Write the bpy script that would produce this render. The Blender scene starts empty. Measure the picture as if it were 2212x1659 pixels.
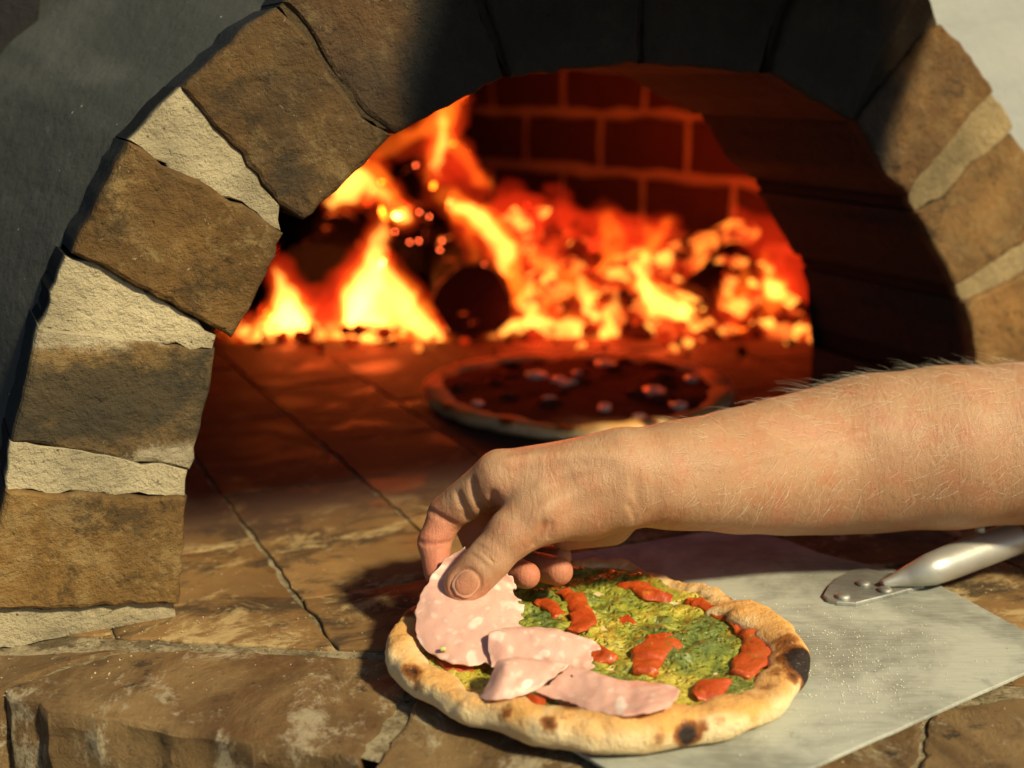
import bpy, math, random
import numpy as np
from mathutils import Vector, Matrix, noise

random.seed(7)
rng = np.random.default_rng(7)
S = bpy.context.scene
COL = S.collection

# ---------------------------------------------------------------- camera
FPX = 1250.0                     # focal length in pixels of a 1024 wide picture
PITCH = math.atan(303 / FPX)
CAM_H = 0.29
cam_d = bpy.data.cameras.new("camera")
cam = bpy.data.objects.new("camera", cam_d)
COL.objects.link(cam)
cam.location = (0, 0, CAM_H)
cam.rotation_euler = (math.pi / 2 - PITCH, 0, 0)
cam_d.sensor_width = 36
cam_d.lens = 36 * FPX / 1024
cam_d.clip_start = 0.01
cam_d.clip_end = 200
cam_d.dof.use_dof = True
cam_d.dof.focus_distance = 0.645
cam_d.dof.aperture_fstop = 5.0
S.camera = cam

# ---------------------------------------------------------------- sky, sun, exposure
TO_SUN = Vector((0.55, -0.51, 0.66)).normalized()
W = bpy.data.worlds.new("World")
S.world = W
W.use_nodes = True
wn = W.node_tree.nodes
sky = wn.new("ShaderNodeTexSky")
sky.sky_type = 'NISHITA'
sky.sun_disc = False
sky.sun_elevation = math.asin(TO_SUN.z)
sky.sun_rotation = math.atan2(TO_SUN.x, TO_SUN.y)
W.node_tree.links.new(sky.outputs[0], wn["Background"].inputs[0])
wn["Background"].inputs[1].default_value = 0.062
sun_d = bpy.data.lights.new("sun", 'SUN')
sun_d.energy = 5.0
sun_d.angle = math.radians(5.0)
sun_d.color = (1.0, 0.86, 0.57)
sun = bpy.data.objects.new("sun", sun_d)
COL.objects.link(sun)
sun.rotation_euler = TO_SUN.to_track_quat('Z', 'Y').to_euler()
S.view_settings.view_transform = 'Standard'
S.view_settings.look = 'None'
S.view_settings.exposure = 0.25
S.view_settings.gamma = 1.0
S.cycles.use_denoising = True
S.cycles.max_bounces = 8
S.cycles.caustics_reflective = False
S.cycles.caustics_refractive = False

# ---------------------------------------------------------------- measuring: a sight line of the survey photo -> a point in the place
FW = np.array([0, math.cos(PITCH), -math.sin(PITCH)])
RT = np.array([1., 0, 0])
UP = np.cross(RT, FW)
EYE = np.array([0, 0, CAM_H])
K = 1024 / 2212.0
def sight(x, y): return FW + RT * (x * K - 512) / FPX - UP * (y * K - 384) / FPX
def onz(x, y, z=0.0):
    d = sight(x, y); return EYE + d * ((z - CAM_H) / d[2])
def ony(x, y, Y):
    d = sight(x, y); return EYE + d * (Y / d[1])
# oven frame: origin at the foot of the left jamb, u along the arch face, v into the oven
YAW = math.radians(25)
AU = np.array([math.cos(YAW), math.sin(YAW), 0]); AV = np.array([-math.sin(YAW), math.cos(YAW), 0])
L0 = onz(385, 1335)
def uz(x, y):
    d = sight(x, y); t = np.dot(L0 - EYE, AV) / np.dot(d, AV); q = EYE + d * t - L0
    return (float(np.dot(q, AU)), float(q[2]))
def loc(p):
    q = np.asarray(p, float) - L0
    return (float(np.dot(q, AU)), float(np.dot(q, AV)), float(q[2]))
def wld(u, v, z=0): return L0 + AU * u + AV * v + np.array([0, 0, z])

# ---------------------------------------------------------------- helpers: objects
def mk(name, verts, faces, mat=None, parent=None, smooth=False):
    me = bpy.data.meshes.new(name)
    me.from_pydata([tuple(map(float, v)) for v in verts], [], [tuple(map(int, f)) for f in faces])
    me.validate()
    if smooth:
        me.shade_smooth()
        if smooth == 'crisp': me.set_sharp_from_angle(angle=math.radians(24))
    o = bpy.data.objects.new(name, me)
    COL.objects.link(o)
    if mat: me.materials.append(mat)
    if parent: o.parent = parent
    return o
def mknp(name, V, Q, mat=None, parent=None, smooth=True):
    V = np.asarray(V, np.float32); Q = np.asarray(Q, np.int32)
    me = bpy.data.meshes.new(name); k = Q.shape[1]
    me.vertices.add(len(V)); me.vertices.foreach_set("co", V.ravel())
    me.loops.add(Q.size); me.loops.foreach_set("vertex_index", Q.ravel())
    me.polygons.add(len(Q)); me.polygons.foreach_set("loop_start", np.arange(0, Q.size, k, dtype=np.int32))
    me.update(calc_edges=True); me.validate()
    if smooth: me.shade_smooth()
    o = bpy.data.objects.new(name, me); COL.objects.link(o)
    if mat: me.materials.append(mat)
    if parent: o.parent = parent
    return o
def attr(o, name, vals):
    a = o.data.attributes.new(name, 'FLOAT', 'POINT'); a.data.foreach_set("value", np.asarray(vals, np.float32))
def empty(name, loc_=(0, 0, 0), rz=0):
    o = bpy.data.objects.new(name, None); o.empty_display_size = 0.02; COL.objects.link(o)
    o.location = tuple(map(float, loc_)); o.rotation_euler = (0, 0, rz); return o
def tag(o, label, cat, group=None):
    o["label"] = label; o["category"] = cat
    if group: o["group"] = group
    return o
def nz3(p, s): return noise.noise(Vector((float(p[0]) * s, float(p[1]) * s, float(p[2]) * s)))
def tube(pts, rad, n=10, sub=6, flat=None):
    """closed swept tube through points with radii; flat=(axis vector, factor) squashes the section"""
    P = [np.asarray(p, float) for p in pts]; P2 = []; R2 = []
    m = len(P)
    for i in range(m - 1):
        p0 = P[max(i - 1, 0)]; p1 = P[i]; p2 = P[i + 1]; p3 = P[min(i + 2, m - 1)]
        for j in range(sub):
            t = j / sub
            P2.append(.5 * ((2 * p1) + (p2 - p0) * t + (2 * p0 - 5 * p1 + 4 * p2 - p3) * t * t + (3 * p1 - p0 - 3 * p2 + p3) * t ** 3))
            R2.append(rad[i] * (1 - t) + rad[i + 1] * t)
    P2.append(P[-1]); R2.append(rad[-1])
    V = []; Fc = []
    ref = np.array([0.13, -1, 0.21])
    for i, p in enumerate(P2):
        tg = P2[min(i + 1, len(P2) - 1)] - P2[max(i - 1, 0)]; tg = tg / (np.linalg.norm(tg) + 1e-9)
        a = np.cross(tg, ref); a /= np.linalg.norm(a) + 1e-9; b = np.cross(tg, a)
        for k in range(n):
            th = 2 * math.pi * k / n
            off = (a * math.cos(th) + b * math.sin(th)) * R2[i]
            if flat is not None:
                ax = np.asarray(flat[0], float); off = off - ax * np.dot(off, ax) * (1 - flat[1])
            V.append(p + off)
    nr = len(P2)
    for i in range(nr - 1):
        for k in range(n):
            Fc.append((i * n + k, i * n + (k + 1) % n, (i + 1) * n + (k + 1) % n, (i + 1) * n + k))
    c0 = len(V); V.append(P2[0]); V.append(P2[-1])
    for k in range(n):
        Fc.append((c0, (k + 1) % n, k)); Fc.append((c0 + 1, (nr - 1) * n + k, (nr - 1) * n + (k + 1) % n))
    return V, Fc
def refine(poly, seg, jit):
    out = []
    n = len(poly)
    for i in range(n):
        a = np.array(poly[i]); b = np.array(poly[(i + 1) % n]); k = max(1, int(np.linalg.norm(b - a) / seg))
        for j in range(k):
            out.append(a + (b - a) * j / k + rng.normal(0, jit, 2) * (0.4 if j == 0 else 1))
    return np.array(out)
def prism(poly, lo, hi, bev, mapf, seg=.007, jit=.0005, rough=.0):
    """outline extruded from lo (the seen face, bevelled) to hi; mapf(a,b,depth)->xyz. Seen face gets an inner ring grid"""
    R = refine(poly, seg, jit); n = len(R); c = R.mean(0)
    d = c - R; dl = np.linalg.norm(d, axis=1)[:, None]; d = d / dl
    A = R + d * bev * (0.8 + .5 * rng.random((n, 1)))
    lowf = np.array([[nz3((p_[0], p_[1], 1), 60), nz3((p_[0], p_[1], 4), 60)] for p_ in R]) * (.0035 if abs(hi - lo - .0905) < 1e-6 else .0009) if hi - lo > .05 and jit > .0005 else 0
    R = R + lowf; A = A + lowf
    side = [(R + np.array([[nz3((p_[0], p_[1], f_ * 9), 45), nz3((p_[0], p_[1], f_ * 9 + 5), 45)] for p_ in R]) * .003, lo + bev + (hi - lo - bev) * f_) for f_ in (.8, .6, .45, .32, .22, .13, .06)] if abs(hi - lo - .0905) < 1e-6 else []
    rings = [(R, hi)] + side + [(R, lo + bev), (R + d * bev * .35, lo + bev * .35), (A, lo)]
    for f in (.25, .5, .75): rings.append((A + (c - A) * f, lo))
    V = []; Fc = []
    for ri, (P, z) in enumerate(rings):
        for p in P:
            dz = 0 if ri < 1 else rough * nz3((p[0] * 60, p[1] * 60, lo * 50 + c[0] * 30), 1)
            V.append(mapf(p[0], p[1], z + dz))
    nr = len(rings)
    for i in range(nr - 1):
        for k in range(n): Fc.append((i * n + k, i * n + (k + 1) % n, (i + 1) * n + (k + 1) % n, (i + 1) * n + k))
    V.append(mapf(c[0], c[1], lo)); m = len(V) - 1
    for k in range(n): Fc.append(((nr - 1) * n + k, (nr - 1) * n + (k + 1) % n, m))
    Fc.append(tuple(range(n))[::-1])
    return V, Fc
def clip(poly, p, nrm):
    out = []; m = len(poly)
    for i in range(m):
        a = np.array(poly[i], float); b = np.array(poly[(i + 1) % m], float); da = np.dot(a - p, nrm); db = np.dot(b - p, nrm)
        if da >= 0: out.append(a)
        if da * db < 0: out.append(a + (b - a) * da / (da - db))
    return out

# ---------------------------------------------------------------- helpers: materials
class M:
    def __init__(s, name, rough=.8, spec=.3):
        s.m = bpy.data.materials.new(name); s.m.use_nodes = True; s.t = s.m.node_tree
        s.b = s.t.nodes["Principled BSDF"]; s.out = s.t.nodes["Material Output"]
        s.b.inputs["Roughness"].default_value = rough; s.b.inputs["Specular IOR Level"].default_value = spec
        s.tc = s.t.nodes.new("ShaderNodeTexCoord"); s.v = s.tc.outputs["Object"]
    def new(s, k): return s.t.nodes.new(k)
    def link(s, a, b): s.t.links.new(a, b)
    def put(s, sock, v):
        if isinstance(v, bpy.types.NodeSocket): s.link(v, sock)
        elif isinstance(v, (tuple, list)) and len(v) == 3 and sock.type == 'RGBA': sock.default_value = (*v, 1)
        else: sock.default_value = v
    def noise(s, scale, detail=4, rough=.6, dist=0, vec=None, off=None):
        n = s.new("ShaderNodeTexNoise"); n.inputs["Scale"].default_value = scale; n.inputs["Detail"].default_value = detail
        n.inputs["Roughness"].default_value = rough; n.inputs["Distortion"].default_value = dist
        s.link(vec or s.v, n.inputs["Vector"]); return n.outputs["Fac"]
    def voro(s, scale, feat='F1', vec=None, out="Distance", rnd=1):
        n = s.new("ShaderNodeTexVoronoi"); n.feature = feat; n.inputs["Scale"].default_value = scale; n.inputs["Randomness"].default_value = rnd
        s.link(vec or s.v, n.inputs["Vector"]); return n.outputs[out]
    def mapping(s, scale=(1, 1, 1), rot=(0, 0, 0), vec=None):
        n = s.new("ShaderNodeMapping"); n.inputs["Scale"].default_value = scale; n.inputs["Rotation"].default_value = rot
        s.link(vec or s.v, n.inputs["Vector"]); return n.outputs[0]
    def warp(s, scale, amt, vec=None):
        n = s.new("ShaderNodeTexNoise"); n.inputs["Scale"].default_value = scale; n.inputs["Detail"].default_value = 3
        s.link(vec or s.v, n.inputs["Vector"])
        a = s.new("ShaderNodeVectorMath"); a.operation = 'MULTIPLY_ADD'; s.link(n.outputs["Color"], a.inputs[0])
        a.inputs[1].default_value = (amt,) * 3; s.link(vec or s.v, a.inputs[2]); return a.outputs[0]
    def math(s, op, a, b=0.0, c=0.0, clamp=False):
        n = s.new("ShaderNodeMath"); n.operation = op; n.use_clamp = clamp
        s.put(n.inputs[0], a); s.put(n.inputs[1], b)
        if op == 'MULTIPLY_ADD': s.put(n.inputs[2], c)
        return n.outputs[0]
    def sstep(s, v, lo, hi):
        n = s.new("ShaderNodeMapRange"); n.interpolation_type = 'SMOOTHSTEP'; s.put(n.inputs[0], v)
        a, b, c, d = (lo, hi, 0, 1) if lo < hi else (hi, lo, 1, 0)
        n.inputs[1].default_value = a; n.inputs[2].default_value = b; n.inputs[3].default_value = c; n.inputs[4].default_value = d
        return n.outputs[0]
    def mix(s, f, a, b, mode='MIX'):
        n = s.new("ShaderNodeMix"); n.data_type = 'RGBA'; n.blend_type = mode
        s.put(n.inputs["Factor"], f); s.put(n.inputs[6], a); s.put(n.inputs[7], b); return n.outputs[2]
    def attr(s, name):
        n = s.new("ShaderNodeAttribute"); n.attribute_name = name; return n.outputs["Fac"]
    def objcol(s):
        return s.new("ShaderNodeObjectInfo").outputs["Color"]
    def rndvec(s):
        i = s.new("ShaderNodeObjectInfo"); a = s.new("ShaderNodeVectorMath"); a.operation = 'MULTIPLY_ADD'
        c = s.new("ShaderNodeCombineXYZ")
        for k in range(3): s.link(i.outputs["Random"], c.inputs[k])
        s.link(c.outputs[0], a.inputs[0]); a.inputs[1].default_value = (3.1, 7.7, 5.3); s.link(s.v, a.inputs[2]); return a.outputs[0]
    def xyz(s, vec=None):
        n = s.new("ShaderNodeSeparateXYZ"); s.link(vec or s.v, n.inputs[0]); return n.outputs
    def bump(s, h, strength, dist, prev=None):
        n = s.new("ShaderNodeBump"); n.inputs["Strength"].default_value = strength; n.inputs["Distance"].default_value = dist
        s.put(n.inputs["Height"], h)
        if prev: s.link(prev, n.inputs["Normal"])
        s.link(n.outputs[0], s.b.inputs["Normal"]); return n.outputs[0]
    def color(s, c): s.put(s.b.inputs["Base Color"], c)
    def rough(s, r): s.put(s.b.inputs["Roughness"], r)

def soot_shade_mask(m):
    """smoke soot in the throat behind the face; soot mixed with painted shade on the crown above the mouth"""
    x = m.xyz(); n = m.noise(9, 4)
    inner = m.sstep(m.math('ADD', x[1], m.math('MULTIPLY', n, .03)), .004, .030)
    du = m.math('MULTIPLY', m.math('SUBTRACT', x[0], .315), 1 / .185)
    cr = m.math('SUBTRACT', 1.0, m.math('MULTIPLY', du, du))
    cr = m.math('ADD', cr, m.math('MULTIPLY', m.math('SUBTRACT', n, .5), .9))
    cr = m.math('MULTIPLY', m.sstep(cr, -.12, .32), m.sstep(x[2], .19, .25))  # crown darkening: some soot, plus the shade there put into the colour
    return m.math('MAXIMUM', inner, m.math('MULTIPLY', cr, .93))

def mat_brick():
    m = M("fired_brick", .9, .15); v = m.rndvec(); oc = m.objcol()
    big = m.noise(14, 5, .65, vec=v); fine = m.noise(160, 6, .7, vec=v); mid = m.noise(45, 6, .7, .2, vec=v)
    c = m.mix(m.sstep(big, .3, .7), m.mix(1, oc, (.7, .66, .62), 'MULTIPLY'), m.mix(1, oc, (1.25, 1.2, 1.1), 'MULTIPLY'))
    c = m.mix(m.math('MULTIPLY', m.sstep(mid, .52, .68), .5), c, m.mix(1, oc, (.5, .45, .4), 'MULTIPLY'))
    chips = m.sstep(m.noise(75, 5, .75, .6, vec=v), .66, .74)
    c = m.mix(m.math('MULTIPLY', chips, .8), c, (.46, .34, .16))
    scr = m.sstep(m.noise(30, 9, .82, .2, vec=v), .50, .62); c = m.mix(m.math('MULTIPLY', scr, .5), c, (.36, .25, .10))
    scd = m.sstep(m.noise(26, 9, .8, .2, vec=m.mapping((1, 1, 1), (1, 2, 3), v)), .50, .62); c = m.mix(m.math('MULTIPLY', scd, .75), c, (.05, .032, .013))
    specks = m.sstep(m.voro(120, vec=m.warp(80, .03, v)), .075, .04)
    c = m.mix(m.math('MULTIPLY', specks, .55), c, (.6, .5, .33))
    # lime bloom: pale streaks near joints of some bricks
    bl = m.attr("bloom"); bn = m.noise(34, 9, .85, .2, vec=v)
    bloom = m.sstep(m.math('ADD', m.math('MULTIPLY', bl, .55), bn), .82, 1.0)
    c = m.mix(bloom, c, (.52, .43, .26))
    dk = m.attr("dirt"); dirt = m.sstep(m.math('ADD', m.math('MULTIPLY', dk, .5), m.noise(22, 7, .75, vec=v)), .72, .95)
    c = m.mix(m.math('MULTIPLY', dirt, .8), c, (.045, .038, .022))
    c = m.mix(soot_shade_mask(m), c, m.mix(big, (.009, .011, .012), (.026, .031, .030)))
    m.color(c)
    h = m.math('ADD', m.math('MULTIPLY', fine, .6), m.math('ADD', m.math('MULTIPLY', mid, 1.2), m.math('MULTIPLY', chips, .5)))
    b = m.bump(h, 1, .0038); pit = m.sstep(m.voro(90, vec=m.warp(40, .02, v)), .02, .16)
    m.bump(pit, .5, .0012, b)
    return m.m
def mat_mortar():
    m = M("lime_mortar", .95, .1); v = m.rndvec(); n = m.noise(120, 6, .75, vec=v); g = m.noise(18, 5, .7, vec=v)
    c = m.mix(1, m.mix(g, (.66, .53, .29), (.80, .69, .43)), m.objcol(), 'MULTIPLY')
    c = m.mix(m.math('MULTIPLY', m.sstep(m.noise(32, 9, .85, .2, vec=v), .52, .66), .4), c, (.42, .31, .14)); c = m.mix(m.math('MULTIPLY', m.sstep(m.noise(90, 8, .85, .2, vec=v), .60, .68), .7), c, (.16, .11, .045)); c = m.mix(m.math('MULTIPLY', m.sstep(m.noise(60, 8, .85, vec=v), .42, .34), .7), c, (.80, .70, .46))
    c = m.mix(m.math('MULTIPLY', m.sstep(m.voro(110, vec=v), .1, .05), .8), c, (.12, .08, .05))
    c = m.mix(soot_shade_mask(m), c, (.012, .014, .014)); m.color(c)
    b = m.bump(n, 1, .0032); b = m.bump(m.noise(26, 5, .7, vec=v), .7, .006, b); m.bump(m.noise(320, 4, .7, vec=v), .9, .0014, b); return m.m
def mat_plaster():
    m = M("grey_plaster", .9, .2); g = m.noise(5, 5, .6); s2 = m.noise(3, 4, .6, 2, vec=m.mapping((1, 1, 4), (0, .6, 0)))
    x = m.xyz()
    sun_side = m.sstep(m.math('ADD', x[0], m.math('MULTIPLY', g, .15)), .30, .48)  # sunlit right side painted pale, shaded left side painted dark
    c = m.mix(g, (.034, .037, .032), (.062, .066, .057)); c = m.mix(m.math('MULTIPLY', m.sstep(s2, .5, .72), .6), c, (.085, .087, .074)); c = m.mix(sun_side, c, m.mix(s2, (.22, .23, .21), (.34, .345, .315)))
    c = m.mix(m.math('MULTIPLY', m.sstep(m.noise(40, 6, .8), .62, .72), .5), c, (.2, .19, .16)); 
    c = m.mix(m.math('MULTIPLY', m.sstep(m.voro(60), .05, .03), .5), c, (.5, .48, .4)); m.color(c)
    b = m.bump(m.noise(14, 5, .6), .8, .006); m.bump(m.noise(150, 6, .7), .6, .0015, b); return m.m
def mat_tile():
    m = M("hearth_tile", .75, .3); v = m.rndvec(); oc = m.objcol()
    st = m.mapping((1, 1.35, 1), (0, 0, .35), v)
    a = m.noise(17, 8, .72, .5, st); b_ = m.noise(60, 7, .8, .3, st); g = m.noise(9, 5, .6, vec=v)
    c = m.mix(m.sstep(g, .3, .7), m.mix(1, oc, (.7, .62, .55), 'MULTIPLY'), m.mix(1, oc, (1.3, 1.25, 1.2), 'MULTIPLY'))
    c = m.mix(m.math('MULTIPLY', m.sstep(a, .46, .60), .9), c, (.045, .030, .014))
    c = m.mix(m.math('MULTIPLY', m.sstep(m.noise(22, 8, .78, .5, m.mapping((1, 1.4, 1), (0, 0, -.3), v)), .52, .64), .75), c, (.46, .34, .15))
    c = m.mix(m.math('MULTIPLY', m.sstep(b_, .62, .7), .6), c, (.6, .5, .33))
    c = m.mix(m.math('MULTIPLY', m.sstep(m.voro(140, vec=m.warp(50, .01, v)), .08, .04), .8), c, (.7, .62, .48))
    ash = m.sstep(m.xyz()[1], .07, .18)   # burnt hearth towards the fire, painted extra dark for the shade inside
    c = m.mix(m.math('MULTIPLY', ash, m.sstep(m.noise(12, 6, .7, 1, v), .22, .50)), c, (.042, .022, .014))
    m.color(c); m.rough(m.math('MULTIPLY_ADD', m.sstep(m.noise(13, 4, .6, .5, st), .36, .50), .25, .62))
    b = m.bump(m.math('ADD', a, m.math('MULTIPLY', b_, .6)), .6, .0014); m.bump(m.noise(260, 5, .7, vec=v), .5, .0006, b); return m.m
def mat_ledge():
    m = M("worn_ledge_brick", .85, .3); v = m.rndvec()
    st = m.mapping((1.6, 1, 1), (0, 0, .2), v)
    g = m.noise(11, 6, .7, .6, st); c = m.mix(m.sstep(g, .32, .68), (.13, .072, .026), (.30, .19, .075))
    p = m.noise(17, 8, .78, .4, st); c = m.mix(m.math('MULTIPLY', m.sstep(p, .53, .64), .85), c, (.50, .42, .26))
    d = m.noise(30, 7, .75, .3, v); c = m.mix(m.sstep(d, .57, .67), c, (.05, .035, .018))
    e = m.noise(70, 8, .85, .2, v); c = m.mix(m.math('MULTIPLY', m.sstep(e, .58, .68), .75), c, (.55, .46, .3)); c = m.mix(m.math('MULTIPLY', m.sstep(m.noise(160, 6, .8, .2, v), .60, .68), .7), c, (.03, .02, .01))
    m.color(c); m.rough(m.math('MULTIPLY_ADD', d, .4, .5))
    b = m.bump(m.math('ADD', p, m.math('MULTIPLY', e, .7)), 1, .0045); m.bump(m.noise(250, 5, .7, vec=v), .6, .0008, b); return m.m
def mat_chamber(name, col, col2):
    m = M(name, .95, .1); v = m.rndvec(); m.color(m.mix(m.noise(20, 5, .7, vec=v), col, col2)); m.bump(m.noise(50, 5, .7, vec=v), .8, .004); return m.m
def mat_skin():
    m = M("skin", .5, .32); r = m.attr("red")
    a = m.noise(60, 4, .6); f = m.noise(240, 5, .7); g = m.noise(16, 3, .5)
    c = m.mix(m.sstep(g, .3, .7), (.40, .22, .115), (.48, .285, .155))
    c = m.mix(m.math('MULTIPLY', m.sstep(a, .46, .66), .6), c, (.43, .18, .085)); c = m.mix(m.math('MULTIPLY', m.sstep(m.noise(30, 5, .7, .5), .5, .68), .5), c, (.47, .20, .12)); c = m.mix(m.math('MULTIPLY', m.sstep(m.noise(120, 4, .7), .58, .7), .35), c, (.60, .40, .24))
    c = m.mix(m.math('MULTIPLY', m.sstep(f, .55, .72), .3), c, (.34, .16, .06))
    c = m.mix(m.math('MULTIPLY', m.sstep(m.voro(95, vec=m.warp(60, .01)), .14, .07), .35), c, (.36, .17, .07))
    c = m.mix(r, c, m.mix(a, (.50, .13, .07), (.56, .19, .11)))
    m.color(c); m.b.inputs["Subsurface Weight"].default_value = .22
    m.b.inputs["Subsurface Radius"].default_value = (1, .32, .15); m.b.inputs["Subsurface Scale"].default_value = .0035
    m.rough(m.math('MULTIPLY_ADD', f, .25, .36))
    cell = m.voro(900, 'DISTANCE_TO_EDGE', vec=m.warp(200, .002))
    b = m.bump(m.sstep(cell, 0, .12), .4, .0005); b = m.bump(f, .45, .0011, b)
    wr = m.noise(90, 4, .6, 1, m.mapping((3, 1, 1), (0, .2, 0))); m.bump(wr, .42, .0015, b); return m.m
def mat_crust():
    m = M("baked_dough", .8, .25); ch = m.attr("char"); to = m.attr("toast"); v = m.v
    n1 = m.noise(45, 6, .7); n2 = m.noise(130, 5, .7); n3 = m.noise(25, 4, .6, .8)
    c = m.mix(n1, (.76, .56, .27), (.85, .69, .40))
    t = m.sstep(m.math('ADD', m.math('MULTIPLY', to, .42), m.math('MULTIPLY', n3, .9)), .44, .80)
    c = m.mix(m.math('MULTIPLY', t, .85), c, m.mix(n1, (.72, .36, .08), (.62, .27, .05)))
    sp = m.sstep(m.noise(75, 5, .7, .6), .64, .72); c = m.mix(m.math('MULTIPLY', sp, m.math('MULTIPLY_ADD', to, .5, .25)), c, (.30, .11, .025))
    cm = m.math('ADD', ch, m.math('MULTIPLY', m.math('SUBTRACT', n2, .5), .9))
    cm = m.math('ADD', cm, m.math('MULTIPLY', m.math('SUBTRACT', n1, .5), .9))
    c = m.mix(m.sstep(cm, .12, .5), c, (.26, .085, .016)); c = m.mix(m.sstep(cm, .40, .85), c, (.022, .013, .009))
    fl = m.sstep(m.noise(420, 3, .6), .66, .74); c = m.mix(m.math('MULTIPLY', fl, .5), c, (.9, .85, .72)); m.color(c)
    m.rough(m.math('MULTIPLY_ADD', m.sstep(cm, .2, .7), -.35, .82))
    b = m.bump(n1, .6, .004); b = m.bump(m.sstep(m.voro(70, 'SMOOTH_F1', vec=m.warp(40, .02)), .55, .1), .4, .0018, b); m.bump(m.noise(380, 5, .7), .9, .0013, b)
    m.b.inputs["Subsurface Weight"].default_value = .12; m.b.inputs["Subsurface Radius"].default_value = (1, .6, .3); m.b.inputs["Subsurface Scale"].default_value = .003
    return m.m
def mat_pesto():
    m = M("pesto_cheese", .3, .5); g = m.attr("green"); n1 = m.noise(55, 6, .75, .8); n2 = m.noise(190, 6, .8); n3 = m.noise(28, 5, .65, 1)
    gg = m.math('ADD', m.math('MULTIPLY', m.math('SUBTRACT', g, .5), .45), n3)
    c = m.mix(m.sstep(gg, .32, .46), (.62, .50, .06), (.36, .37, .035)); c = m.mix(m.sstep(gg, .48, .60), c, (.15, .20, .025))
    c = m.mix(m.math('MULTIPLY', m.sstep(n1, .52, .64), .7), c, (.06, .10, .016))
    c = m.mix(m.math('MULTIPLY', m.sstep(n2, .58, .66), .6), c, (.03, .05, .010)); n4 = m.noise(420, 5, .75); c = m.mix(m.math('MULTIPLY', m.sstep(n4, .58, .66), .7), c, (.36, .38, .12)); c = m.mix(m.math('MULTIPLY', m.sstep(n4, .40, .34), .5), c, (.03, .05, .008))
    c = m.mix(m.math('MULTIPLY', m.sstep(m.noise(110, 4, .7, 1), .60, .7), .7), c, (.50, .55, .26))
    c = m.mix(m.math('MULTIPLY', m.attr("edge"), .75), c, (.75, .56, .16))
    c = m.mix(m.math('MULTIPLY', m.sstep(m.noise(34, 4, .7, .4, m.warp(20, .05)), .63, .7), .75), c, (.50, .20, .02))
    m.color(c); m.rough(m.math('MULTIPLY_ADD', n2, .35, .12))
    h = m.math('ADD', m.math('MULTIPLY', n1, 1.0), m.math('ADD', m.math('MULTIPLY', n2, .5), m.math('MULTIPLY', n4, .22))); b = m.bump(h, .9, .0034)
    bub = m.sstep(m.voro(300, vec=m.warp(100, .006)), .0, .5); b = m.bump(bub, .9, .0015, b); m.b.inputs['Coat Weight'].default_value = .6; m.b.inputs['Coat Roughness'].default_value = .09; m.link(b, m.b.inputs['Coat Normal']); return m.m
def mat_tomato():
    m = M("roast_tomato", .3, .5); n = m.noise(90, 5, .7); c = m.mix(m.noise(40, 4, .6), (.36, .03, .006), (.52, .10, .012))
    c = m.mix(m.math('MULTIPLY', m.sstep(n, .58, .7), .7), c, (.75, .27, .03)); c = m.mix(m.math('MULTIPLY', m.sstep(m.noise(150, 6, .75), .56, .66), .7), c, (.16, .13, .02)); m.color(c); m.rough(m.math('MULTIPLY_ADD', n, .4, .25)); m.bump(n, .8, .0022)
    m.b.inputs['Coat Weight'].default_value = .25; m.b.inputs['Coat Roughness'].default_value = .2; m.b.inputs["Subsurface Weight"].default_value = .2; m.b.inputs["Subsurface Scale"].default_value = .003; m.b.inputs["Subsurface Radius"].default_value = (1, .2, .1); return m.m
def mat_ham():
    m = M("mortadella", .42, .4); n = m.noise(70, 5, .7); f = m.noise(230, 5, .7)
    c = m.mix(n, (.62, .32, .24), (.74, .46, .36)); c = m.mix(m.math('MULTIPLY', m.sstep(f, .55, .68), .4), c, (.60, .26, .19))
    fatm = m.sstep(m.noise(75, 1.2, .5, .3, m.mapping((1, .5, 1.7), (0, .6, 0))), .58, .65)
    c = m.mix(m.math('MULTIPLY', fatm, .7), c, (.84, .70, .57))
    fl = m.sstep(m.voro(150, vec=m.warp(90, .01)), .34, .16); c = m.mix(m.math('MULTIPLY', fl, .55), c, (.80, .58, .45))
    pep = m.sstep(m.voro(48, vec=m.warp(120, .006)), .045, .028); c = m.mix(pep, c, (.03, .02, .015)); m.color(c)
    m.b.inputs["Subsurface Weight"].default_value = .35; m.b.inputs["Subsurface Radius"].default_value = (1, .4, .25); m.b.inputs["Subsurface Scale"].default_value = .003
    m.rough(m.math('MULTIPLY_ADD', n, .3, .3)); b = m.bump(n, .3, .0015); m.bump(f, .3, .0005, b); return m.m
def mat_metal(name, col, rough, met=.8):
    m = M(name, rough, .5 if met > .2 else .25); m.b.inputs["Metallic"].default_value = met
    n = m.noise(8, 5, .6); sc = m.noise(60, 5, .7, vec=m.mapping((1, 14, 1), (0, 0, math.radians(55)))); sp = m.noise(120, 6, .8)
    c = m.mix(m.sstep(m.noise(14, 6, .65, .4), .36, .62), tuple(x * .50 for x in col), col); sm = m.sstep(m.noise(24, 8, .78, .4), .57, .70)
    c = m.mix(m.math('MULTIPLY', sm, .6), c, tuple(x * .35 for x in col)); c = m.mix(m.sstep(sp, .67, .72), c, (.04, .035, .03)); m.color(c)
    c = m.mix(m.math('MULTIPLY', m.sstep(sc, .44, .58), .18), c, tuple(min(1, x * 1.35) for x in col)); c = m.mix(m.math('MULTIPLY', m.sstep(sc, .46, .36), .16), c, tuple(x * .6 for x in col)); c = m.mix(m.sstep(sp, .67, .72), c, (.04, .035, .03)); m.color(c)
    r = m.math('MULTIPLY_ADD', sc, .18, rough - .06); r = m.math('MULTIPLY_ADD', sm, .22, r); r = m.math('MULTIPLY_ADD', n, .12, r); m.rough(r)
    m.bump(sc, .12, .0004); return m.m
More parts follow.
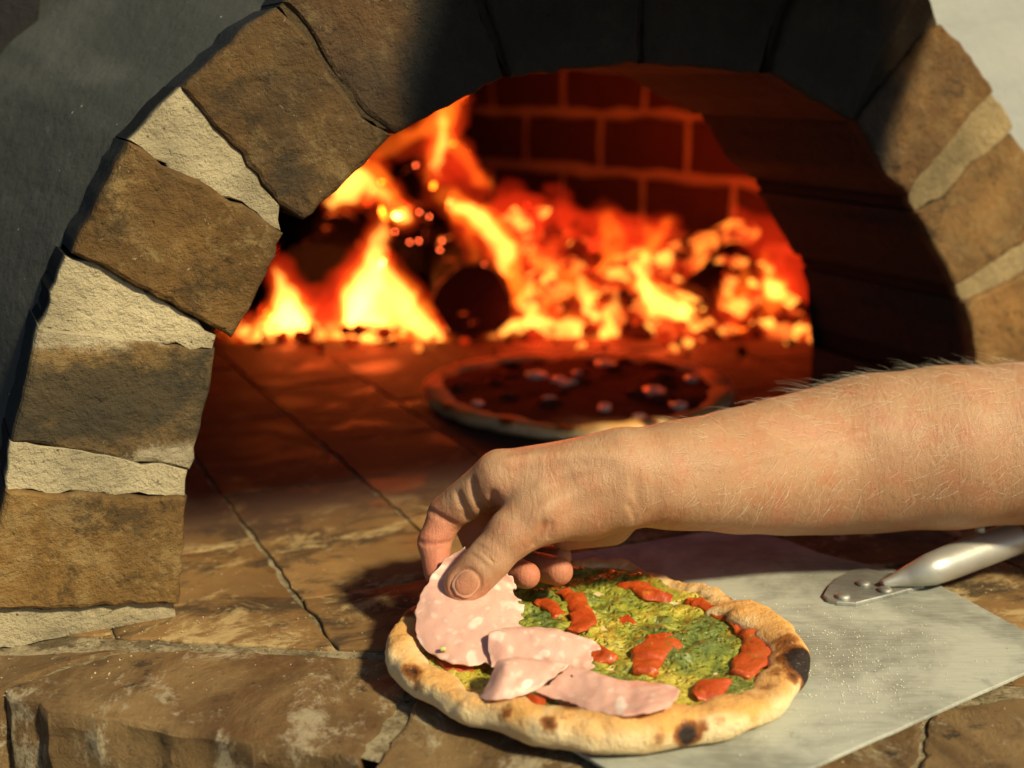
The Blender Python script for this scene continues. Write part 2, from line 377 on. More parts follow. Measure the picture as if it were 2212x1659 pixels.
def mat_plain(name, col, rough=.6, spec=.3, bscale=150, bdist=.0006, var=.2, metallic=0):
    m = M(name, rough, spec); n = m.noise(bscale * .5, 5, .7); m.color(m.mix(n, tuple(x * (1 - var) for x in col), tuple(min(1, x * (1 + var)) for x in col)))
    m.b.inputs["Metallic"].default_value = metallic
    m.bump(m.noise(bscale, 5, .7), .6, bdist); return m.m
def mat_glow(name, base, hot, lo, hi, strength, scale, dist=.6):
    """charred wood or coal with glowing cracks and faces"""
    m = M(name, .9, .1); v = m.rndvec(); n = m.noise(scale, 4, .6, dist, v); m.color(base)
    e = m.math('MULTIPLY', m.sstep(n, lo, hi), strength); m.put(m.b.inputs["Emission Color"], m.mix(m.sstep(n, lo, hi + .12), (1, .07, .012), hot))
    m.put(m.b.inputs["Emission Strength"], e); m.bump(m.noise(scale * 3, 4, .7, vec=v), .8, .006); m.m.cycles.emission_sampling = 'NONE'; return m.m
def mat_flame(name, col, strength):
    m = bpy.data.materials.new(name); m.use_nodes = True; t = m.node_tree; t.nodes.remove(t.nodes["Principled BSDF"])
    e = t.nodes.new("ShaderNodeEmission"); e.inputs[0].default_value = (*col, 1); e.inputs[1].default_value = strength
    t.links.new(e.outputs[0], t.nodes["Material Output"].inputs["Volume"]); m.cycles.emission_sampling = 'NONE'; return m

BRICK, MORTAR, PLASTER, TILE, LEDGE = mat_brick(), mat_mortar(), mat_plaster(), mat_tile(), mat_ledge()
SKIN, CRUST, PESTO, TOMATO, HAM = mat_skin(), mat_crust(), mat_pesto(), mat_tomato(), mat_ham()
PEEL = mat_metal("brushed_aluminium", (.43, .44, .36), .56, .12)
HANDLE = mat_plain("worn_aluminium_tube", (.47, .46, .40), .42, .5, 90, .0004, .25, .6)
BRACKET = mat_metal("greasy_aluminium", (.50, .50, .44), .48)
CH_BRICK = mat_chamber("smoked_brick", (.045, .018, .014), (.10, .04, .03))
CH_MORTAR = mat_chamber("smoked_mortar", (.36, .22, .16), (.48, .30, .22))
SOOT = mat_chamber("soot_black", (.012, .012, .012), (.03, .028, .026))
def mat_joint():
    m = M("ashy_joint", .95, .1); n = m.noise(60, 8, .85); c = m.mix(m.sstep(n, .38, .62), (.24, .18, .09), (.62, .51, .31))
    c = m.mix(m.math('MULTIPLY', m.sstep(m.noise(200, 6, .8), .56, .64), .85), c, (.05, .036, .02)); c = m.mix(m.math('MULTIPLY', m.sstep(m.noise(28, 5, .7), .52, .62), .7), c, (.10, .07, .035)); m.color(c)
    b = m.bump(n, 1, .006); m.bump(m.noise(320, 5, .75), 1, .002, b); return m.m
JOINT = mat_joint()
LOG = mat_glow("charred_log", (.02, .014, .011), (1, .30, .03), .60, .74, 1.6, 26)
EMBER_LOG = mat_glow("glowing_log", (.03, .015, .01), (1, .34, .03), .40, .66, 2.0, 30, 1.2)
def mat_coal():
    m = M("ember_coal", .9, .1); m.color((.02, .012, .009)); g = m.new("ShaderNodeNewGeometry"); r = g.outputs["Random Per Island"]
    n = m.noise(45, 3, .6); h = m.math('MULTIPLY', m.sstep(r, .18, 1.0), m.sstep(n, .25, .65))
    m.put(m.b.inputs["Emission Color"], m.mix(m.sstep(h, .25, .9), (1, .045, .006), (1, .36, .045)))
    m.put(m.b.inputs["Emission Strength"], m.math('MULTIPLY', m.math('POWER', h, 1.4), 2.6)); m.m.cycles.emission_sampling = 'NONE'; return m.m
COAL = mat_coal()
FL_HOT = mat_flame("flame_yellow", (1, .40, .06), 130)
FL_MID = mat_flame("flame_orange", (1, .15, .008), 40)
FL_RED = mat_flame("flame_red", (1, .035, .006), 9)

# ================================================================ hearth floor
hearth = mk("hearth_floor", [(*onz(-420, 1470)[:2], -.004), (*onz(15, 1497)[:2], -.004), (*onz(700, 1610)[:2], -.004), (.0, .47, -.004), (.3, .46, -.004), (1.2, .46, -.004), (*wld(1.6, 2.0)[:2], -.004), (*wld(-.9, 2.0)[:2], -.004)], [tuple(range(8))], JOINT)
hearth["kind"] = "structure"
# front line between the hearth bricks and the ledge
JA = np.array([-.21, .617]); JB = np.array([.42, .545]); jn = np.array([-(JB - JA)[1], (JB - JA)[0]]); jn /= np.linalg.norm(jn)
s0 = loc((-.09, .601, 0))[0]; c0 = loc((-.168, .761, 0))[1]
TW, TL = .1035, .205
hearth.location.z = .0022
for i in range(-5, 11):
    off = c0 if i == -1 else c0 + (.5 * TL if i % 2 == 0 else 0)
    for j in range(-3, 7):
        u0 = s0 + i * TW; v0 = off + j * TL
        g = .0011
        q = [wld(a, b)[:2] for a, b in ((u0 + g, v0 + g), (u0 + TW - g, v0 + g), (u0 + TW - g, v0 + TL - g), (u0 + g, v0 + TL - g))]
        q = clip(q, JA + jn * .003, jn)
        if len(q) < 3: continue
        cen = np.mean(q, axis=0)
        lc = loc((*cen, 0))
        if lc[1] > 1.15 or lc[0] < -.32 or lc[0] > 1.05: continue
        dz = random.uniform(-.0006, .0006)
        near = cen[1] < 1.0
        V, Fc = prism(q, 0, .0035, .0011, lambda a, b, d: (a, b, dz - d - .0022), .010 if near else .2, .0009 if near else .0002)
        t = mk("hearth_tile", [np.array(loc(v)) for v in V], Fc, TILE)
        t.location = tuple(L0); t.rotation_euler = (0, 0, YAW); t.parent = hearth
        k = random.uniform(.75, 1.1); t.color = (.215 * k, .128 * k, .046 * k, 1)
# ledge bricks in front, with their worn front face
LPX = [[(300, 1402), (600, 1408), (925, 1440), (845, 1545), (770, 1640), (700, 1624), (520, 1602), (323, 1568), (150, 1541), (25, 1508), (15, 1490), (150, 1440)],
       [(945, 1446), (1130, 1465), (1330, 1490), (1330, 1760), (1050, 1730), (800, 1652), (880, 1550)],
       [(1350, 1503), (1660, 1520), (1985, 1530), (1990, 1600), (1960, 1700), (1930, 1790), (1350, 1765)],
       [(2010, 1530), (2400, 1480), (2700, 1460), (2760, 1760), (1950, 1795), (1990, 1680)],
       [(6, 1500), (130, 1437), (270, 1404), (-40, 1418), (-420, 1460), (-420, 1560)]]
for k, px in enumerate(LPX):
    q = [onz(*p)[:2] for p in px]
    o = mk("ledge_brick", *prism(q, -.0005, .09, .0028, lambda a, b, d: (a, b, -d - .0022), .005, .00055, .0012), LEDGE, hearth, 'crisp')
    o.color = (.3, .2, .1, 1)
# masonry under the ledge
bq = [(-.60, .585), (-.25, .56), (-.08, .52), (.0, .48), (.5, .47), (1.1, .47), (1.1, 1.0), (-.60, 1.0)]
V, Fc = prism(bq, .02, .9, .01, lambda a, b, d: (a, b, -d), .05, .001)
base = mk("oven_base", V, Fc, mat_plain("base_render", (.22, .15, .08), .95, .1, 60, .004), hearth)
# ash and crumbs of mortar along the joints
gv = []; gf = []
for _ in range(260):
    c = onz(random.uniform(0, 1000), random.uniform(1330, 1500)) if random.random() < .75 else onz(random.uniform(1700, 2300), random.uniform(1150, 1659))
    s = random.uniform(.0002, .0007); b0 = len(gv); r = rng.random((6, 3)) * .5 + .75
    for w, dd in enumerate(((1, 0, 0), (-1, 0, 0), (0, 1, 0), (0, -1, 0), (0, 0, 1), (0, 0, -1))): gv.append(c + np.array(dd) * s * r[w] + np.array([0, 0, s * .6]))
    for a, b, d in ((0, 2, 4), (2, 1, 4), (1, 3, 4), (3, 0, 4), (2, 0, 5), (1, 2, 5), (3, 1, 5), (0, 3, 5)): gf.append((b0 + a, b0 + b, b0 + d))
cr = mk("crumbs", gv, gf, mat_plain("crumb", (.42, .33, .2), .9, .1, 100, .0003, .5)); cr["kind"] = "stuff"
tag(cr, "tiny crumbs and ash flecks scattered over the hearth bricks", "crumbs")

# ================================================================ the oven
oven = empty("pizza_oven", L0, YAW)
tag(oven, "wood fired brick oven with a round sooty arch mouth", "oven")
amap = lambda a, b, d: (a, d, b)
arch = empty("arch"); arch.parent = oven
BR = [  # outline on the arch face, colour, proud of face, bloom, dirt
 ([(12, 1060), (404, 1074), (398, 1180), (386, 1304), (200, 1312), (-40, 1318), (-22, 1180)], (.21, .122, .038), -.002, .0, .0),
 ([(85, 704), (255, 728), (468, 754), (462, 800), (440, 900), (412, 1018), (200, 986), (25, 958), (50, 840)], (.27, .17, .06), .001, 1.25, .8),
 ([(276, 306), (400, 380), (547, 457), (612, 505), (560, 620), (499, 730), (388, 670), (242, 590), (152, 545), (214, 424)], (.165, .094, .030), -.003, 0, .1),
 ([(394, 190), (470, 115), (540, 50), (600, 14), (650, 62), (715, 162), (785, 255), (848, 294), (750, 390), (655, 478), (602, 440), (500, 314), (442, 250)], (.155, .088, .029), -.001, 0, .15),
 ([(616, 0), (660, -60), (980, -150), (1054, 60), (1092, 166), (950, 240), (858, 290), (793, 246), (722, 155), (662, 55)], (.15, .08, .03), .001, 0, 0),
 ([(1000, -155), (1380, -190), (1378, 138), (1240, 148), (1106, 166), (1068, 58)], (.15, .08, .03), -.001, 0, 0),
 ([(1400, -190), (1760, -150), (1676, 50), (1646, 160), (1520, 146), (1392, 138)], (.15, .08, .03), .0015, 0, 0),
 ([(1780, -145), (2010, -40), (1912, 98), (1834, 262), (1740, 205), (1664, 160), (1692, 52)], (.15, .085, .035), -.002, 0, 0),
 ([(1852, 262), (1880, 222), (2008, 62), (2036, 52), (2100, 120), (2150, 196), (2103, 244), (2059, 305), (1979, 392), (1966, 424), (1908, 366)], (.26, .135, .042), 0, 0, .1),
 ([(1982, 458), (2039, 427), (2093, 362), (2190, 288), (2240, 350), (2290, 478), (2117, 588), (2068, 618), (2025, 537)], (.27, .15, .05), .001, .2, 0),
 ([(2083, 652), (2127, 634), (2312, 540), (2350, 700), (2330, 826), (2108, 800), (2100, 720)], (.28, .15, .05), -.001, .1, 0),
]
def arch_piece(name, q, lo, hi, bev, col, bloom, dirt, mat, jit=.0006, rough=.0006):
    if name == 'mortar_joint':
        q = np.array(q); cq = q.mean(0); dq = q - cq; rd = cq - np.array([.288, .02]); rd /= np.linalg.norm(rd); ex = dq / np.linalg.norm(dq, axis=1)[:, None] * .0026; ex = ex - np.outer(ex @ rd, rd) * 1.3; q = q + ex
    V, Fc = prism(q, lo, hi, bev, amap, .006, jit, rough)
    o = mk(name, V, Fc, mat, arch, 'crisp'); o.color = (*col, 1)
    A = np.array(V); cz = A[:, 2]; z0, z1 = cz.min(), cz.max(); h = (cz - z0) / (z1 - z0)
    e = np.minimum(h, 1 - h)
    attr(o, "bloom", bloom * np.clip(1.15 - e * 3.2, 0, 1)); attr(o, "dirt", dirt * np.clip(e * 3, 0, 1) + (dirt > .5) * .1)
    return o
for px, col, pr, bl, di in BR:
    arch_piece("brick", [uz(*p) for p in px], pr, .185, .003, col, bl, di, BRICK)
arch_piece("brick", [(.578, .066), (.69, .046), (.70, .002), (.577, .002)], 0, .185, .003, (.27, .15, .05), 0, 0, BRICK)
MO = [
 [(-60, 1325), (0, 1319), (230, 1315), (380, 1303), (387, 1342), (250, 1362), (120, 1382), (0, 1402), (-60, 1412)],
 [(20, 960), (200, 988), (410, 1020), (403, 1040), (404, 1074), (200, 1062), (10, 1058)],
 [(138, 556), (242, 594), (388, 674), (474, 726), (468, 754), (255, 728), (82, 704), (105, 630)],
 [(280, 298), (330, 240), (390, 190), (441, 250), (502, 318), (592, 428), (606, 446), (612, 500), (547, 454), (400, 376)],
 [(608, 6), (650, -50), (668, -55), (664, 52), (724, 154), (794, 248), (852, 290), (786, 258), (714, 162), (650, 62)],
 [(985, -150), (1002, -155), (1070, 58), (1100, 160), (1052, 62)], [(1380, -188), (1402, -188), (1388, 134), (1376, 134)],
 [(1760, -148), (1782, -145), (1694, 52), (1656, 156), (1674, 50)],
 [(2010, -38), (2030, 48), (2006, 62), (1878, 222), (1850, 262), (1836, 258), (1912, 98)],
 [(2150, 196), (2200, 270), (2186, 288), (2093, 360), (2039, 425), (1982, 456), (1968, 426), (1979, 394), (2059, 306), (2104, 244)],
 [(2069, 620), (2117, 590), (2292, 480), (2312, 535), (2212, 592), (2127, 632), (2083, 650)],
 [(2108, 800), (2328, 828), (2335, 870), (2112, 850)]]
for k, px in enumerate(MO):
    arch_piece("mortar_joint", [uz(*p) for p in px], .0016 if k in (1, 2, 3) else .003, .18, .0012, (1, 1, 1) if k in (0, 1, 2, 3) else ((.85, .75, .6) if k > 8 else (.28, .22, .16)), 0, 0, MORTAR, .0009, .0012)
# solid masonry behind joints so no light leaks through the ring
ring = [uz(*p) for p in [(400, 1335), (420, 1040), (490, 740), (640, 470), (870, 280), (1110, 150), (1400, 125), (1650, 140), (1860, 258), (1990, 440), (2098, 640), (2118, 790)]]
ring = ring[:-1] + [(.572, .10), (.59, 0)]
outr = []
for (a, b) in ring:
    c = np.array([.288, .02]); d = np.array([a, b]) - c; d /= np.linalg.norm(d); outr.append(np.array([a, b]) + d * .075)
V = []; Fc = []; n = len(ring)
for v in (.009, .185):
    for p in ring: V.append((p[0] + (-.006 if p[0] < .28 else .006), v, p[1] + .006 * (p[1] > .1)))
    for p in outr: V.append((p[0], v, max(p[1], 0)))
for i in range(n - 1):
    Fc += [(i, i + 1, n + i + 1, n + i), (2 * n + i, 3 * n + i, 3 * n + i + 1, 2 * n + i + 1), (i, 2 * n + i, 2 * n + i + 1, i + 1), (n + i, n + i + 1, 3 * n + i + 1, 3 * n + i)]
core = mk("arch_core", V, Fc, MORTAR, arch); core.color = (.35, .29, .2, 1)

# plaster skin of the dome around the arch
outl = [uz(*p) for p in [(-70, 1420), (-40, 1250), (-18, 1150), (12, 1000), (75, 720), (140, 548), (205, 420), (272, 302), (325, 240), (388, 188), (470, 112), (545, 45), (612, 0), (670, -62), (980, -152), (1380, -192), (1760, -150), (2012, -40), (2036, 50), (2100, 120), (2150, 194), (2240, 345), (2300, 480), (2350, 700), (2335, 860)]] + [(.70, .0)]
O2 = []
for i in range(len(outl) - 1):
    for j in range(6): O2.append(np.array(outl[i]) * (1 - j / 6) + np.array(outl[i + 1]) * j / 6)
O2.append(np.array(outl[-1])); V = []; Fc = []; nr = 26; c = np.array([.29, .05])
for i, p in enumerate(O2):
    d = p - c; d /= np.linalg.norm(d); side = (d[0] + 1) / 2     # 0 left .. 1 right
    side = max(0, min(1, (side - .1) / .8))
    for j in range(nr):
        s = (j / (nr - 1)) ** 1.7 * 1.1
        v = .046 - .02 * side + s * (2.7 * (1 - side) ** 1.3 + .38 * side) + s * s * .1
        q = p + d * (s * (1 - .15 * s) - .003) ; q = (q[0], max(q[1], -.01))
        f = min(1, s / .03)
        dv = (nz3((q[0], v, q[1]), 9) * .008 + nz3((q[0], v, q[1]), 30) * .0022) * f + nz3((q[0], 3.3, q[1]), 60) * .0012
        V.append((q[0] - dv * .3, v + dv, q[1]))
for i in range(len(O2) - 1):
    for j in range(nr - 1): a = i * nr + j; Fc.append((a, a + nr, a + nr + 1, a + 1))
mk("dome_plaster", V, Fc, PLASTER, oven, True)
# unseen brick block, added over the mouth to cast shade on it
hm = lambda a, b, d: (a, d, b)
shade_block = mk("added_shade_block", *prism([(.20, .41), (.55, .41), (.50, .55), (.25, .55)], -.26, .02, .006, hm, .03, .0006), BRICK, oven); shade_block.color = (.22, .12, .05, 1)
attr(shade_block, "bloom", np.zeros(len(shade_block.data.vertices))); attr(shade_block, "dirt", np.zeros(len(shade_block.data.vertices)))

# baking chamber: brick wall on the right, sooty vault over everything
wall = empty("chamber_wall"); wall.parent = oven
W0 = np.array([.42, 1.45, 0]); WD = np.array([-.643, .766, 0]); WN = np.array([-.766, -.643, 0])   # normal into the chamber
def wpt(t, z, d): return loc(W0 + WD * t + WN * d + np.array([0, 0, z]))
mk("wall_mortar", [wpt(-.5, -.004, 0), wpt(1.25, -.004, 0), wpt(1.25, .5, 0), wpt(-.5, .5, 0)], [(0, 1, 2, 3)], CH_MORTAR, wall)
for r_ in range(6):
    z0 = .165 + (r_ - 2) * .08; o_ = .292 if r_ % 2 == 0 else .372
    for k in range(-5, 6):
        t0 = o_ + k * .162; g = .0065
        if t0 < -.48 or t0 > 1.05: continue
        q = [(t0 + g, z0 + g), (t0 + .162 - g, z0 + g), (t0 + .162 - g, z0 + .08 - g), (t0 + g, z0 + .08 - g)]
        mk("brick", *prism(q, .004, -.01, -.004 * 0 + .0, lambda a, b, d: wpt(a, b, d), .03, .0022), CH_BRICK, wall)
# vault: sooty shell closing the chamber
inn = [(p[0], p[1]) for p in ring]
cp = [(-.05, .186), (-.30, .35), (-.42, .7), (-.35, 1.1), (-.1, 1.4)] + [loc(W0 + WD * t + WN * -.02)[:2] for t in (1.2, .9, .5, .1, -.2, -.42)] + [(.66, .186)]
V = []; Fc = []; ncp = len(cp); cc = np.mean(cp, axis=0)
for k, (f, z) in enumerate(((1, -.004), (1, .22), (.93, .36), (.75, .44), (.45, .48), (.15, .49))):
    for p in cp: q = cc + (np.array(p) - cc) * f; V.append((q[0], q[1], z))
for k in range(5):
    for i in range(ncp - 1): a = k * ncp + i; Fc.append((a, a + 1, a + ncp + 1, a + ncp))
    Fc.append((k * ncp + ncp - 1, k * ncp, (k + 1) * ncp, (k + 1) * ncp + ncp - 1)) if k >= 3 else None
Fc.append(tuple(range(5 * ncp, 6 * ncp)))
Fc.append((2 * ncp + ncp - 1, 2 * ncp, 3 * ncp, 3 * ncp + ncp - 1))
mk("chamber_vault", V, Fc, SOOT, oven)
# breast wall around the back of the throat
bw = []; n = len(ring); V = []; Fc = []
for p in ring: V.append((p[0], .187, p[1]))
for p in ring:
    d = np.array(p) - c; d /= np.linalg.norm(d); q = np.array(p) + d * .11; V.append((q[0], .187, max(q[1], -.004)))
for i in range(n - 1): Fc.append((i, i + 1, n + i + 1, n + i))
mk("breast_wall", V, Fc, SOOT, oven)

# ================================================================ the fire
def W3(p): return ony(*p)
def log(name, a, b, r, mat, label, seg=14):
    a = np.asarray(a); b = np.asarray(b); tg = (b - a) / np.linalg.norm(b - a); x = np.cross(tg, (0, 0, 1)); x /= np.linalg.norm(x); y = np.cross(tg, x)
    V = []; Fc = []; nr = 12
    for i in range(nr):
        p = a + (b - a) * i / (nr - 1)
        for k in range(seg):
            th = 2 * math.pi * k / seg; d = x * math.cos(th) + y * math.sin(th); rr = r * (1 + .22 * nz3(p + d * r, 22) + .12 * nz3(p + d * r, 60)); V.append(p + d * rr)
    for i in range(nr - 1):
        for k in range(seg): Fc.append((i * seg + k, i * seg + (k + 1) % seg, (i + 1) * seg + (k + 1) % seg, (i + 1) * seg + k))
    Fc.append(tuple(range(seg))[::-1]); Fc.append(tuple((nr - 1) * seg + k for k in range(seg)))
    o = mk(name, V, Fc, mat, None); return tag(o, label, "log", "logs burning in the oven")
log("burning_log", W3((1022, 652, 1.40)), W3((985, 530, 1.75)), .043, LOG, "big black log with its round charred end towards the mouth")
log("burning_log", W3((700, 610, 1.55)), W3((740, 470, 1.8)), .055, LOG, "dark log lying behind the left flames, partly behind the arch")
log("burning_log", W3((860, 560, 1.62)), W3((900, 400, 1.78)), .034, LOG, "black upright log behind the tall middle flame")
log("burning_log", W3((1130, 690, 1.56)), W3((1640, 520, 1.60)), .034, EMBER_LOG, "glowing log lying slantwise across the right of the fire")
log("burning_log", W3((1090, 560, 1.66)), W3((1420, 610, 1.62)), .040, EMBER_LOG, "glowing red log at the top of the pile against the brick wall")
log("burning_log", W3((1390, 655, 1.50)), W3((1660, 700, 1.50)), .028, EMBER_LOG, "short glowing log low at the right end of the fire")
log("burning_log", W3((1590, 560, 1.56)), W3((1500, 660, 1.46)), .026, LOG, "dark leaning log near the right edge of the fire")
# ember bed
ev = []; ef = []
ico = [(0, 0, 1), (.89, 0, .45), (.28, .85, .45), (-.72, .53, .45), (-.72, -.53, .45), (.28, -.85, .45), (.72, .53, -.45), (-.28, .85, -.45), (-.89, 0, -.45), (-.28, -.85, -.45), (.72, -.53, -.45), (0, 0, -1)]
icf = [(0, 1, 2), (0, 2, 3), (0, 3, 4), (0, 4, 5), (0, 5, 1), (1, 6, 2), (2, 7, 3), (3, 8, 4), (4, 9, 5), (5, 10, 1), (1, 10, 6), (2, 6, 7), (3, 7, 8), (4, 8, 9), (5, 9, 10), (11, 6, 10), (11, 7, 6), (11, 8, 7), (11, 9, 8), (11, 10, 9)]
env = lambda x: float(np.interp(x, [480, 600, 720, 960, 1060, 1090, 1240, 1330, 1400, 1470, 1540, 1600, 1700, 1760], [725, 715, 715, 735, 640, 440, 450, 480, 510, 540, 560, 540, 590, 700]))
for k in range(430):
    if k < 300:
        px = random.uniform(1070, 1755); top = env(px) + 15; py = top + (742 - top) * random.random() ** .8; Y = 1.41 + (745 - py) / 345 * .20 + random.uniform(0, .02); p = ony(px, py, Y); s = random.uniform(.007, .020)
    elif k < 400:
        px = random.uniform(495, 960); Y = random.uniform(1.39, 1.50); p = ony(px, 700, Y); p[2] = random.uniform(.003, .016); s = random.uniform(.004, .012)
    else:
        px = random.uniform(480, 1780); Y = 1.40 - abs(random.gauss(0, .035)); p = ony(px, 700, Y); s = random.uniform(.002, .007); p[2] = s * .6
    b0 = len(ev); r = rng.random((12, 1)) * .5 + .7
    for w, d in enumerate(ico): ev.append(p + np.array(d) * s * r[w] * np.array([1, 1, .85]))
    ef += [tuple(b0 + x for x in f) for f in icf]
eb = mk("ember_bed", ev, ef, COAL); eb["kind"] = "stuff"; tag(eb, "bed of glowing red embers along the foot of the fire", "embers")

fire = empty("fire", ony(1100, 745, 1.40)); tag(fire, "tall yellow and orange fire burning inside the brick oven", "fire")
FM = Matrix.Translation(fire.location).inverted()
SHEATH = mat_flame("flame_sheath", (1, .20, .010), 26)
HALO = mat_flame("flame_halo", (1, .05, .006), 7)
def flame(pts, rad, mat, flat=.8):
    P = [ony(*p) for p in pts]; rad = [r * .92 for r in rad]
    for e in (0, -1):   # rounded ends
        d = P[e] - P[1 if e == 0 else -2]; d = d / np.linalg.norm(d); r = rad[e]; ex = [(P[e] + d * r * .55, r * .8), (P[e] + d * r, r * .3)]
        if e == 0: P = [x[0] for x in ex[::-1]] + P; rad = [x[1] for x in ex[::-1]] + rad
        else: P = P + [x[0] for x in ex]; rad = rad + [x[1] for x in ex]
    V, Fc = tube(P, rad, 16, 7, ((0, 1, 0), flat))
    V = [v + np.array([.013 * nz3(v, 28) + .009 * nz3(v, 75), .01 * nz3(v + 5, 28), .013 * nz3(v + 9, 28) + .008 * nz3(v + 4, 70)]) for v in V]
    o = mk("flame", [Vector(v) - fire.location for v in V], Fc, mat, fire, True); return o
H, MI, RE = FL_HOT, FL_MID, FL_RED
FLAMES = [
 # left foot
 ([(500, 735, 1.40), (600, 712, 1.41), (700, 715, 1.42), (830, 722, 1.42), (960, 742, 1.40)], (.008, .020, .020, .022, .006), MI),
 ([(585, 560, 1.46), (620, 610, 1.46), (680, 660, 1.45), (730, 690, 1.44)], (.016, .022, .026, .010), RE),
 ([(600, 590, 1.45), (622, 640, 1.44), (638, 690, 1.43), (600, 728, 1.42)], (.004, .014, .026, .008), H),
 ([(540, 735, 1.41), (630, 690, 1.42), (670, 668, 1.42)], (.008, .024, .006), H),
 # tall white triangle
 ([(818, 480, 1.45), (806, 545, 1.44), (800, 620, 1.43), (806, 690, 1.42), (800, 738, 1.41)], (.003, .013, .030, .040, .018), H),
 ([(740, 720, 1.43), (770, 650, 1.43), (806, 560, 1.44)], (.018, .020, .006), H),
 ([(830, 580, 1.43), (868, 650, 1.42), (910, 715, 1.41), (948, 742, 1.40)], (.006, .024, .024, .006), H),
 ([(812, 520, 1.48), (790, 600, 1.48), (770, 690, 1.47)], (.018, .045, .060), RE),
 # wisps up
 ([(820, 500, 1.45), (812, 440, 1.46), (835, 415, 1.46), (870, 450, 1.46), (888, 470, 1.46)], (.004, .010, .012, .016, .005), MI),
 ([(868, 455, 1.46), (880, 466, 1.46), (892, 450, 1.46)], (.004, .013, .004), H),
 ([(722, 425, 1.47), (752, 408, 1.47), (790, 395, 1.48), (822, 440, 1.48)], (.010, .018, .012, .005), H),
 ([(760, 400, 1.50), (800, 380, 1.50), (840, 430, 1.49)], (.014, .022, .008), MI),
 ([(800, 340, 1.52), (880, 300, 1.53), (960, 255, 1.54), (1000, 210, 1.55)], (.006, .014, .018, .010), MI),
 ([(965, 235, 1.54), (955, 300, 1.54), (925, 360, 1.53), (935, 400, 1.53)], (.016, .013, .010, .004), MI),
 ([(970, 280, 1.54), (1000, 340, 1.54), (1030, 390, 1.54), (1050, 415, 1.54)], (.008, .012, .013, .004), MI),
 ([(940, 300, 1.56), (980, 360, 1.56), (1020, 400, 1.56)], (.02, .04, .02), RE),
 ([(950, 260, 1.53), (948, 330, 1.53), (950, 370, 1.53)], (.008, .010, .004), H),
 # arc over the black log
 ([(935, 418, 1.45), (985, 440, 1.45), (1040, 475, 1.45), (1085, 520, 1.45), (1110, 570, 1.45), (1120, 640, 1.45)], (.010, .018, .022, .020, .016, .008), MI),
 ([(980, 450, 1.44), (1040, 480, 1.44), (1090, 540, 1.44), (1080, 590, 1.44)], (.006, .014, .016, .006), H),
 ([(1024, 500, 1.43), (1022, 560, 1.43), (1002, 605, 1.43)], (.004, .007, .003), MI),
 ([(1090, 560, 1.47), (1120, 630, 1.46), (1190, 665, 1.46), (1240, 672, 1.46)], (.020, .024, .020, .008), MI),
 # foot right of the black log
 ([(1050, 735, 1.42), (1110, 712, 1.43), (1160, 705, 1.43), (1230, 725, 1.43), (1320, 738, 1.42)], (.006, .016, .026, .020, .010), H),
 ([(1150, 540, 1.49), (1200, 590, 1.48), (1260, 640, 1.47), (1290, 690, 1.46), (1300, 735, 1.44)], (.008, .020, .022, .022, .010), MI),
 ([(1268, 600, 1.46), (1272, 660, 1.45), (1290, 710, 1.44), (1300, 738, 1.43)], (.004, .018, .022, .008), H),
 ([(1320, 630, 1.45), (1312, 690, 1.44), (1304, 735, 1.43)], (.006, .014, .012), H),
 # red body of the pile
 ([(1075, 440, 1.56), (1105, 405, 1.56)], (.012, .016), RE), ([(1100, 450, 1.55), (1130, 425, 1.55), (1150, 440, 1.55)], (.012, .018, .012), RE), ([(1180, 405, 1.56), (1205, 430, 1.56), (1215, 470, 1.55)], (.012, .017, .014), RE), ([(1120, 470, 1.56), (1180, 480, 1.56)], (.018, .018), RE),
 ([(1100, 480, 1.55), (1200, 520, 1.55), (1330, 540, 1.55), (1440, 500, 1.55)], (.04, .055, .055, .02), RE),
 ([(1180, 600, 1.54), (1320, 620, 1.54), (1480, 650, 1.54), (1640, 660, 1.54)], (.05, .06, .055, .03), RE),
 ([(1300, 460, 1.54), (1330, 520, 1.53), (1310, 580, 1.52), (1350, 640, 1.5)], (.010, .022, .022, .012), MI),
 ([(1390, 490, 1.53), (1410, 540, 1.52), (1370, 600, 1.51), (1400, 660, 1.5)], (.008, .018, .022, .012), MI),
 ([(1440, 490, 1.53), (1420, 520, 1.53)], (.012, .010), MI),
 # the bright hook on the right
 ([(1392, 560, 1.45), (1398, 610, 1.45), (1420, 655, 1.44), (1465, 688, 1.44), (1530, 690, 1.44)], (.007, .018, .020, .024, .010), H),
 ([(1470, 700, 1.46), (1560, 680, 1.46), (1620, 655, 1.46), (1640, 660, 1.46)], (.020, .026, .018, .006), MI),
 ([(1590, 570, 1.47), (1600, 610, 1.46), (1575, 650, 1.46), (1540, 680, 1.45)], (.005, .014, .016, .010), MI),
 ([(1650, 560, 1.46), (1668, 600, 1.46), (1680, 640, 1.45), (1650, 700, 1.45)], (.006, .014, .022, .014), MI),
 ([(1660, 606, 1.45), (1682, 622, 1.45), (1690, 640, 1.45)], (.006, .016, .006), H),
 ([(1600, 700, 1.46), (1680, 710, 1.46), (1735, 700, 1.47)], (.020, .026, .014), MI),
 ([(1590, 475, 1.52), (1650, 530, 1.51), (1700, 590, 1.5), (1735, 680, 1.49)], (.014, .032, .034, .028), RE),
 ([(1480, 735, 1.44), (1580, 722, 1.45), (1690, 728, 1.46)], (.008, .018, .008), MI),
 ([(1460, 700, 1.44), (1500, 712, 1.43), (1545, 700, 1.44)], (.010, .016, .006), H),
]
